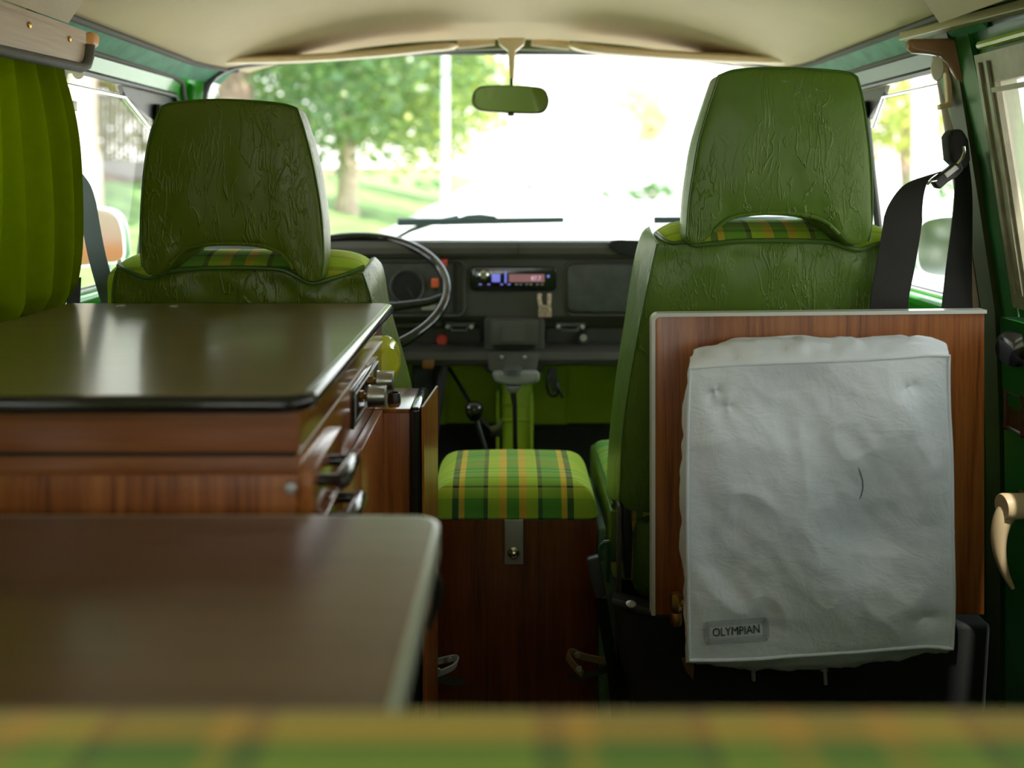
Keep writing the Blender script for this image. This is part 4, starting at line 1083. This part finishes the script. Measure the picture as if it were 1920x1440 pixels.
bk = thing('belt_buckle', 'dark grey belt buckle on a black stalk between the stool and the right seat', 'seat belt', P(1160, 1330, 1.52))
MB().prism([P(x, y, 1.50) for x, y in ((1101,1050),(1124,1044),(1138,1118),(1118,1124),(1108,1095))], (0, .016, 0), .003).build('buckle', plain('slate_plastic', (.06,.065,.08), .4), bk)
MB().ribbon([(P(1127,1120,1.51), (1,0,-.1)), (P(1136,1180,1.515), (1,0,-.1)), (P(1150,1260,1.52), (1,0,-.1)), (P(1158,1360,1.53), (1,0,-.1))], .018, .004).build('stalk', M['black'], bk)
MB().tube(smoothline([P(1128,1050,1.53), P(1124,1035,1.53), P(1132,1018,1.53), P(1142,1022,1.53), P(1140,1090,1.54)], 20), .0035, 8).build('cable_loop', plain('green_cable', (.02,.10,.05), .3), bk)

vb = thing('gas_valve', 'brass gas valve fitting at the lower left of the white bag', 'valve', P(1268, 1180, 1.36))
MB().lathe([(.0,0), (.0075,0), (.0085,.003), (.0085,.020), (.007,.024), (0,.025)], P(1267, 1145, 1.36), (0,0,1), 6).build('cap', M['brass'], vb)
MB().lathe([(.0,0), (.0065,0), (.0078,.004), (.0078,.016), (.0065,.018), (0,.018)], P(1268, 1172, 1.36), (0,0,1), 18).build('stem', M['brass'], vb)
MB().cyl(P(1272,1132,1.36), P(1296,1130,1.36), .005, 12).build('side_pipe', M['brass'], vb)
hc = lambda: None
for q, yy, lb in ((1410, 1250, 'small chrome hook under the left part of the white bag'), (1545, 1257, 'small chrome hook under the middle of the white bag')):
    h = thing('bag_hook', lb, 'hook', P(q, yy+30, 1.33), 'hooks under the bag')
    MB().lathe([(0,0), (.0055,0), (.005,.006), (.003,.008), (0,.009)], P(q, yy, 1.33), (0,0,1), 14).build('cap', M['steel'], h)
    MB().cyl(P(q+2, yy+2, 1.33), P(q+3, yy+26, 1.33), .0028, 10).build('rod', M['steel'], h)
t = MB().prism([P(x, y, 1.37) for x, y in ((1278,1236),(1292,1232),(1302,1250),(1300,1275),(1288,1262))], (0, .004, 0), .001).build('leather_tab', plain('worn_brown_leather', (.16,.09,.04), .6))
tag(t, 'small worn brown leather tab below the left corner of the white bag', 'tab')

def snap_strap(name, label, path, w, tail, mat, Y, snaps):
    o = thing(name, label, 'strap', P(path[0][0], path[0][1], Y), 'snap straps by the stool')
    pts = smoothline([P(a, b, Y-c) for a, b, c in path], 30)
    MB().ribbon([(p, (.25, -.55, 1)) for p in pts], w, .0018).build('band', mat, o)
    MB().ribbon([(P(a, b, Y-.004), (.2, 0, 1)) for a, b in tail], [w*.8]*(len(tail)-1)+[w*.35], .0018).build('tail', plain(name+'_tail', (.06,.055,.045), .7), o)
    for a, b, c in snaps: MB().lathe([(0,0), (.005,0), (.004,.0025), (0,.003)], P(a, b, Y-c), (0,-1,0), 16).build('snap', M['steel'], o)
snap_strap('snap_strap', 'white strap with snap buttons at the lower left of the box stool', [(806,1243,0), (830,1238,.004), (852,1234,.006), (858,1240,.012), (848,1252,.018), (820,1264,.018), (812,1268,.014)], .016, [(815,1268), (835,1276), (860,1278), (875,1282)], plain('white_strap', (.72,.73,.74), .5), 1.575, [(842,1236,.012), (822,1258,.026)])
snap_strap('snap_strap', 'tan strap with snap buttons at the lower right of the box stool', [(1146,1240,0), (1120,1237,.004), (1090,1230,.006), (1070,1222,.012), (1064,1230,.018), (1078,1250,.018), (1092,1264,.014)], .015, [(1146,1252), (1110,1264), (1085,1270), (1062,1270)], plain('tan_strap', (.42,.30,.18), .6), 1.575, [(1082,1228,.016), (1086,1254,.026)])

# ---- seat belts
def belt(pts, w, name, mat, parent):
    """pts: (px,py,Y, widthdir) """
    return MB().ribbon([(p, d) for p, d in pts], w, .0018).build(name, mat, parent, angle=60)
rb = thing('seat_belt', 'black webbing seat belt hanging from the right door pillar behind the teak board', 'seat belt', P(1795, 580, 1.46), 'front seat belts')
c_ = smoothline([P(1752,327,1.46), P(1735,332,1.455), P(1714,348,1.45), P(1698,385,1.44), (P(1689,440,1.43)), P(1679,500,1.425), P(1668,560,1.42), P(1664,640,1.42)], 40)
ws_ = [.022+.030*min(1, k/14) for k in range(41)]
belt([(p, Vector((1, -.35+.3*k/40, .55*max(0, 1-k/12)-.12))) for k, p in enumerate(c_)], ws_, 'shoulder_strap', M['belt'], rb)
c_ = smoothline([P(1802,292,1.50), P(1806,360,1.50), P(1803,430,1.495), P(1798,500,1.49), P(1795,560,1.485), P(1793,640,1.48)], 30)
belt([(p, Vector((1, .5-.4*k/30, .08))) for k, p in enumerate(c_)], [.030+.025*k/30 for k in range(31)], 'reel_strap', M['belt'], rb)
MB().prism([P(x, y, 1.47) for x, y in ((1779,256),(1786,243),(1806,241),(1818,262),(1822,300),(1812,318),(1796,312),(1783,300))], (0, .03, 0), .006).build('anchor_cover', M['blackm'], rb)
MB().prism([P(x, y, 1.445) for x, y in ((1748,338),(1770,322),(1790,306),(1803,304),(1808,318),(1795,332),(1778,342),(1764,355),(1757,352),(1752,345))], (0, .014, 0), .003).build('guide_housing', M['black'], rb)
o = MB().prism([P(x, y, 1.442) for x, y in ((1770,326),(1792,309),(1799,316),(1776,334))], (0, .006, 0), .001).build('guide_plate', M['steel'], rb)
MB().tube(smoothline([P(1795,308,1.444), P(1803,298,1.444), P(1808,286,1.446), P(1807,275,1.448)], 12), .0022, 8).build('guide_wire', M['chrome'], rb)
MB().tube([P(1738,346,1.447), P(1745,340,1.445), P(1756,338,1.445)], .0020, 8).build('guide_loop', M['chrome'], rb)
lb_ = thing('seat_belt', 'grey-blue webbing seat belt beside the curtain edge behind the left front seat', 'seat belt', P(205, 575, 1.62), 'front seat belts')
c_ = smoothline([P(128,312,1.53), P(140,326,1.53), P(155,350,1.53), P(164,385,1.53), P(172,430,1.535), P(182,480,1.54), P(195,530,1.56), P(205,575,1.60)], 40)
belt([(p, Vector((1, .2+1.5*max(0, (k-26)/14), .10))) for k, p in enumerate(c_)], [.020+.006*min(1, k/10) for k in range(41)], 'shoulder_strap', M['beltg'], lb_)
c_ = smoothline([P(140,520,1.56), P(138,560,1.56), P(136,620,1.56)], 8)
belt([(p, Vector((1, .1, 0))) for p in c_], .020, 'reel_strap', M['belt'], lb_)

# ---- outside mirrors
def omirror(out, inn, Y, mat, lab, s, armpts):
    o = thing('door_mirror', lab, 'mirror', P(out[0][0], out[0][1], Y), 'outside door mirrors')
    ol = smoothline([P(x, y, Y) for x, y in out], 48, closed=True)[:-1]; c = sum(ol, Vector())/len(ol)
    MB().prism(ol, (0, .03, 0), .004).build('shell', M['chrome_w'], o)
    MB().prism([Vector((c.x+(p.x-c.x)*inn, Y-.0015, c.z+(p.z-c.z)*inn)) for p in ol], (0, .003, 0)).build('glass', mat, o, smooth=False)
    MB().tube(armpts, .007, 10).build('arm', M['chrome_w'], o)
M['chrome_w'] = plain('bright_mirror_shell', (.7,.75,.78), .25, .6)
omirror([(100,395),(140,388),(185,388),(215,396),(230,420),(236,460),(232,490),(190,497),(130,503),(95,500),(90,440)], .93, 2.10, M['mir_l'],
 'silver framed outside door mirror seen through the left cab window', -1, [P(200,495,2.11), P(215,530,2.12), Vector((-.77, 2.13, .76))])
omirror([(1718,430),(1730,412),(1760,404),(1800,402),(1840,404),(1846,450),(1838,510),(1800,522),(1750,520),(1722,508),(1715,470)], .92, 2.10, M['mir_r'],
 'silver framed outside door mirror seen through the right cab window', 1, [P(1790,515,2.11), P(1775,545,2.12), Vector((.77, 2.13, .74))])

# ================================================================== OUTSIDE
def gz(x, y):
    z = -.45+max(0, y-30)*.012
    r = max(0, -3.0-x)*.23
    if x < -3.0: z += min(1.75, r)*min(1, max(0, (y-1)/6))
    return z
def ground(x0, x1, y0, y1, nx, ny, name, mat, dz=0.0, edge=None):
    def fn(u, v):
        y = y0+(y1-y0)*v; a = edge(y) if edge else 0; x = x0+(x1-x0)*u+a
        return (x, y, gz(x, y)+dz)
    return struct(MB().grid(fn, nx, ny).build(name, mat))
ground(-3.2, 80, -14, 140, 60, 60, 'road', M['road'])
ground(-9.0, -3.2, -14, 140, 30, 80, 'lawn', M['grass'])
ground(-70, -9.0, -14, 140, 40, 60, 'bank', M['earth'])
for k, (x, y, w, d) in enumerate(((-4.0, 22, 1.3, .5), (-4.2, 26, 1.6, .8), (-3.9, 33, 1.4, 1.2))):
    pass

def leaves(n, cen, rad, size, shell=.35, clump=14, seed=1, droop=0):
    rnd = random.Random(seed); mb = MB(); vs = []; fs = []
    cl = []
    for _ in range(max(1, n//clump)):
        while True:
            p = Vector((rnd.uniform(-1,1), rnd.uniform(-1,1), rnd.uniform(-1,1)))
            if shell < p.length < 1: break
        cl.append(Vector((cen[0]+p.x*rad[0], cen[1]+p.y*rad[1], cen[2]+p.z*rad[2])))
    for k in range(n):
        c = cl[k % len(cl)]; sp = min(rad)*.16
        p = c+Vector((rnd.gauss(0, sp), rnd.gauss(0, sp), rnd.gauss(0, sp*.8)))
        a = Vector((rnd.gauss(0,1), rnd.gauss(0,1), rnd.gauss(0,.6))).normalized(); b = a.orthogonal().normalized()
        q = rnd.uniform(0, 2*PI); b = (b*math.cos(q)+a.cross(b)*math.sin(q)); s = size*rnd.uniform(.6, 1.3); i = len(vs)
        vs += [p-a*s, p-b*s*.45+a*s*.1, p+a*s, p+b*s*.45+a*s*.1]; fs.append([i, i+1, i+2, i+3])
    mb.v = vs; mb.f = fs; return mb
def tree(lab, base, r, htr, cen, rad, n, size, lm, bm_=None, seed=1, shell=.3, branches=7, white=None, name='tree', cat='tree', lean=(0,0)):
    z0 = gz(base[0], base[1])-.1
    o = thing(name, lab, cat, (base[0], base[1], z0), 'trees outside the windscreen' if name == 'tree' else None)
    rnd = random.Random(seed*7+1)
    top = Vector((base[0]+lean[0], base[1]+lean[1], z0+htr))
    b0 = Vector((base[0], base[1], z0))
    tr = MB(); pts = [b0.lerp(top, k/8)+Vector((.08*math.sin(k*1.3+seed), .05*math.cos(k), 0))*r*3*(0 < k < 8) for k in range(9)]
    tr.tube(pts, [r*(1.25-.55*k/8) if k else r*1.5 for k in range(9)], 14)
    for k in range(branches):
        a = pts[5+k % 4]; q = rnd.uniform(0, 2*PI); rr = rnd.uniform(.4, .8)
        e = Vector((cen[0]+rad[0]*rr*math.cos(q), cen[1]+rad[1]*rr*math.sin(q), cen[2]+rad[2]*rnd.uniform(-.4,.6)))
        m = a.lerp(e, .5)+Vector((0, 0, .25))
        tr.tube(smoothline([a, m, e], 8), [r*.45*(1-.85*j/8) for j in range(9)], 7)
    tr.build('trunk', bm_ or M['bark'], o)
    if white:
        c = [p for p in pts]; zt = white
        k = (zt-z0)/htr
        MB().tube([b0.lerp(top, k*j/6) for j in range(7)], [r*1.55]+[r*(1.31-.55*k*j/6) for j in range(1, 7)], 14).build('whitewash', M['barkpale'], o)
    if n: leaves(n, cen, rad, size, shell, seed=seed).build('crown', lm, o, smooth=False)
    return o
tree('near tree with dark shaded leaves and grey trunk at the windscreen\'s left corner', (-3.45, 12.2), .22, 5.2, (-2.5, 13.2, 4.2), (2.0, 2.4, 2.6), 8000, .095, M['leaf_d'], seed=3, lean=(.1, .5))
tree('mid-distance leafy tree with pale trunk rising from the lawn, left half of the windscreen', (-4.75, 30), .27, 5.0, (-4.2, 30, 4.6), (3.9, 3.0, 3.0), 8500, .17, M['leaf_m'], M['barktan'], seed=5)
tree('sunlit yellow-green tree behind the white post, centre left of the windscreen', (-2.6, 46), .25, 5.0, (-3.6, 46, 5.0), (4.6, 3.0, 3.6), 4600, .24, M['leaf_y'], seed=8, shell=.1)
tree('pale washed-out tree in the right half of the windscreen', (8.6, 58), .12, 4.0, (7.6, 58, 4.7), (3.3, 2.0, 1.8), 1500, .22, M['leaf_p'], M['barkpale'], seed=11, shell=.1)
tree('yellow-green tree seen through the right cab window', (17.0, 42), .3, 4.5, (17.2, 42, 3.9), (3.6, 3, 2.0), 2600, .22, M['leaf_y'], seed=12)
tree('tree with tan bark and whitewashed foot seen through the left cab window, unseen crown added to shade the bank', (PX(161, 14), 14), .175, 6.0, (-10.8, 17, 8.6), (5.0, 11, 1.5), 14000, .27, M['leaf_d'], M['barktan'], seed=14, white=1.35)  # unseen crown made broad and set over the bank to shade it
tree('yellowish leafy tree behind the slatted fence, left cab window', (-12.4, 29), .25, 3.6, (-12.1, 28.0, 3.6), (3.4, 1.5, 2.4), 5200, .14, M['leaf_y'], seed=15)
tree('brown barked tree seen through the right sliding door screen', (4.9, 6.6), .32, 6.0, (5.4, 6.8, 6.2), (2.5, 2.5, 1.4), 1200, .12, M['leaf_d'], M['bark'], seed=16)
fn_ = MB(); x = -15.5
while x < -7.6:
    z = gz(x, 25)-.05; fn_.box(x, x+.055, 24.98, 25.02, z, z+2.35+.05*math.sin(x*9)); x += .115
f = thing('slat_fence', 'tall weathered slat fence on the bank seen through the left cab window', 'fence', (-11.5, 25, 1.0))
fn_.build('slats', M['slat'], f, smooth=False)
MB().box(-15.5, -7.5, 24.9, 24.97, gz(-11,25)-.3, gz(-11,25)+.16).build('kerb_board', plain('grey_board', (.33,.31,.29), .8), f)
MB().box(-15.5, -7.5, 25.02, 25.08, gz(-11,25)+1.7, gz(-11,25)+1.8).build('rail', M['slat'], f)
def post(px, Y, r, h, lab, mat=None):
    x = PX(px, Y); z = gz(x, Y)
    t = MB().tube([(x, Y, z-.05), (x, Y, z+.4), (x, Y, z+.42), (x, Y, z+h)], [r*1.25, r*1.25, r, r*.85], 16).build('street_post', mat or M['pole'])
    tag(t, lab, 'post', 'posts outside')
post(835, 24, .10, 7.0, 'tall pale grey street post left of the rear-view mirror')
wp = plain('white_post', (.8,.8,.8), .5)
post(1722, 22, .13, 4.0, 'wide white post seen through the right cab window', wp)
post(1749, 24, .09, 4.0, 'slim white post just right of the wide one in the right cab window', wp)
def shrub(px, Y, w, h, n, lab, seed, mat='leaf_s'):
    x = PX(px, Y); z = gz(x, Y)
    t = leaves(n, (x, Y, z+h*.45), (w/2, .8, h*.55), .13, .0, seed=seed).build('shrub', M[mat], smooth=False)
    tag(t, lab, 'shrub', 'shrubs beyond the road')
shrub(1222, 52, 3.1, 1.05, 900, 'wide low green shrub just left of the right front headrest', 21)
shrub(1128, 56, 1.5, .55, 300, 'small low shrub left of the wide green shrub', 22)
shrub(1005, 75, 3.0, .55, 500, 'low far hedge tuft below the rear-view mirror', 23)
shrub(800, 62, 2.6, .6, 300, 'low far shrub beside the tall grey post', 24)
shrub(1745, 40, 2.4, 1.5, 600, 'green shrub at the foot of the posts in the right cab window', 25)
t = MB().prism([(11, 49, gz(11,49)), (32, 46, gz(32,46)), (32, 46, 1.4), (11, 49, 1.2)], (0, .3, 0)).build('low_wall', M['white_wall']); tag(t, 'long low white wall seen through the right cab window', 'wall')

t = MB().box(-16, -3.6, -13.4, -13, -.45, 4.2).build('mirror_fill_wall', plain('beige_stucco', (.52,.42,.32), .85)); tag(t, 'beige stucco wall behind the van, added for its reflection in the left door mirror', 'wall')  # unseen; added so that the left mirror reflects beige
t = leaves(7000, (9.5, -12, 1.4), (7.5, 1.2, 2.4), .22, 0, seed=31).build('hedge', M['leaf_m'], smooth=False); tag(t, 'green hedge behind the van, added for its reflection in the right door mirror', 'hedge')  # unseen; added so that the right mirror reflects green instead of white sky
t = MB().box(-16, -3.6, -12.95, -12.6, -.45, -.12).build('planter', plain('terracotta', (.62,.22,.07), .7)); tag(t, 'long terracotta planter at the foot of the beige wall behind the van, added as orange for the left door mirror', 'planter')  # unseen; added for the orange strip in the left mirror
# ================================================================== LIGHT, CAMERA
w = bpy.data.worlds.new('world'); C.world = w; w.use_nodes = True
nt = w.node_tree; bgn = nt.nodes['Background']
tc = nt.nodes.new('ShaderNodeTexCoord'); sx = nt.nodes.new('ShaderNodeSeparateXYZ'); cr = nt.nodes.new('ShaderNodeValToRGB')
nt.links.new(tc.outputs['Generated'], sx.inputs[0]); nt.links.new(sx.outputs[2], cr.inputs[0])
cr.color_ramp.elements[0].position = .0; cr.color_ramp.elements[0].color = (1, .97, .92, 1)
cr.color_ramp.elements[1].position = .6; cr.color_ramp.elements[1].color = (.80, .90, 1, 1)
nt.links.new(cr.outputs[0], bgn.inputs[0]); bgn.inputs[1].default_value = 3.0
sun = bpy.data.lights.new('sun', 'SUN'); sun.energy = 11; sun.angle = math.radians(1.5); sun.color = (1, .95, .86)
so = bpy.data.objects.new('sun', sun); COL.objects.link(so); so.rotation_euler = (math.radians(32), math.radians(5), 0)
sd_ = so.rotation_euler.to_matrix() @ Vector((0,0,-1))

cam = bpy.data.cameras.new('camera'); co = bpy.data.objects.new('camera', cam); COL.objects.link(co)
co.location = (0, 0, EYE); co.rotation_euler = (PI/2, 0, 0)
cam.lens = 35; cam.sensor_width = 36; cam.sensor_fit = 'HORIZONTAL'
cam.shift_x = (960-HX)/1920; cam.shift_y = -(720-HY)/1920
cam.clip_start = .02; cam.clip_end = 400
cam.dof.use_dof = True; cam.dof.focus_distance = 1.42; cam.dof.aperture_fstop = 2.8; cam.dof.aperture_blades = 0
C.camera = co
for o in bpy.data.objects:
    if '_w' in o: del o['_w']
vs_ = C.view_settings
C.display_settings.display_device = 'sRGB'; vs_.view_transform = 'Standard'; vs_.look = 'None'; vs_.exposure = 0.35; vs_.gamma = 1; vs_.use_curve_mapping = False
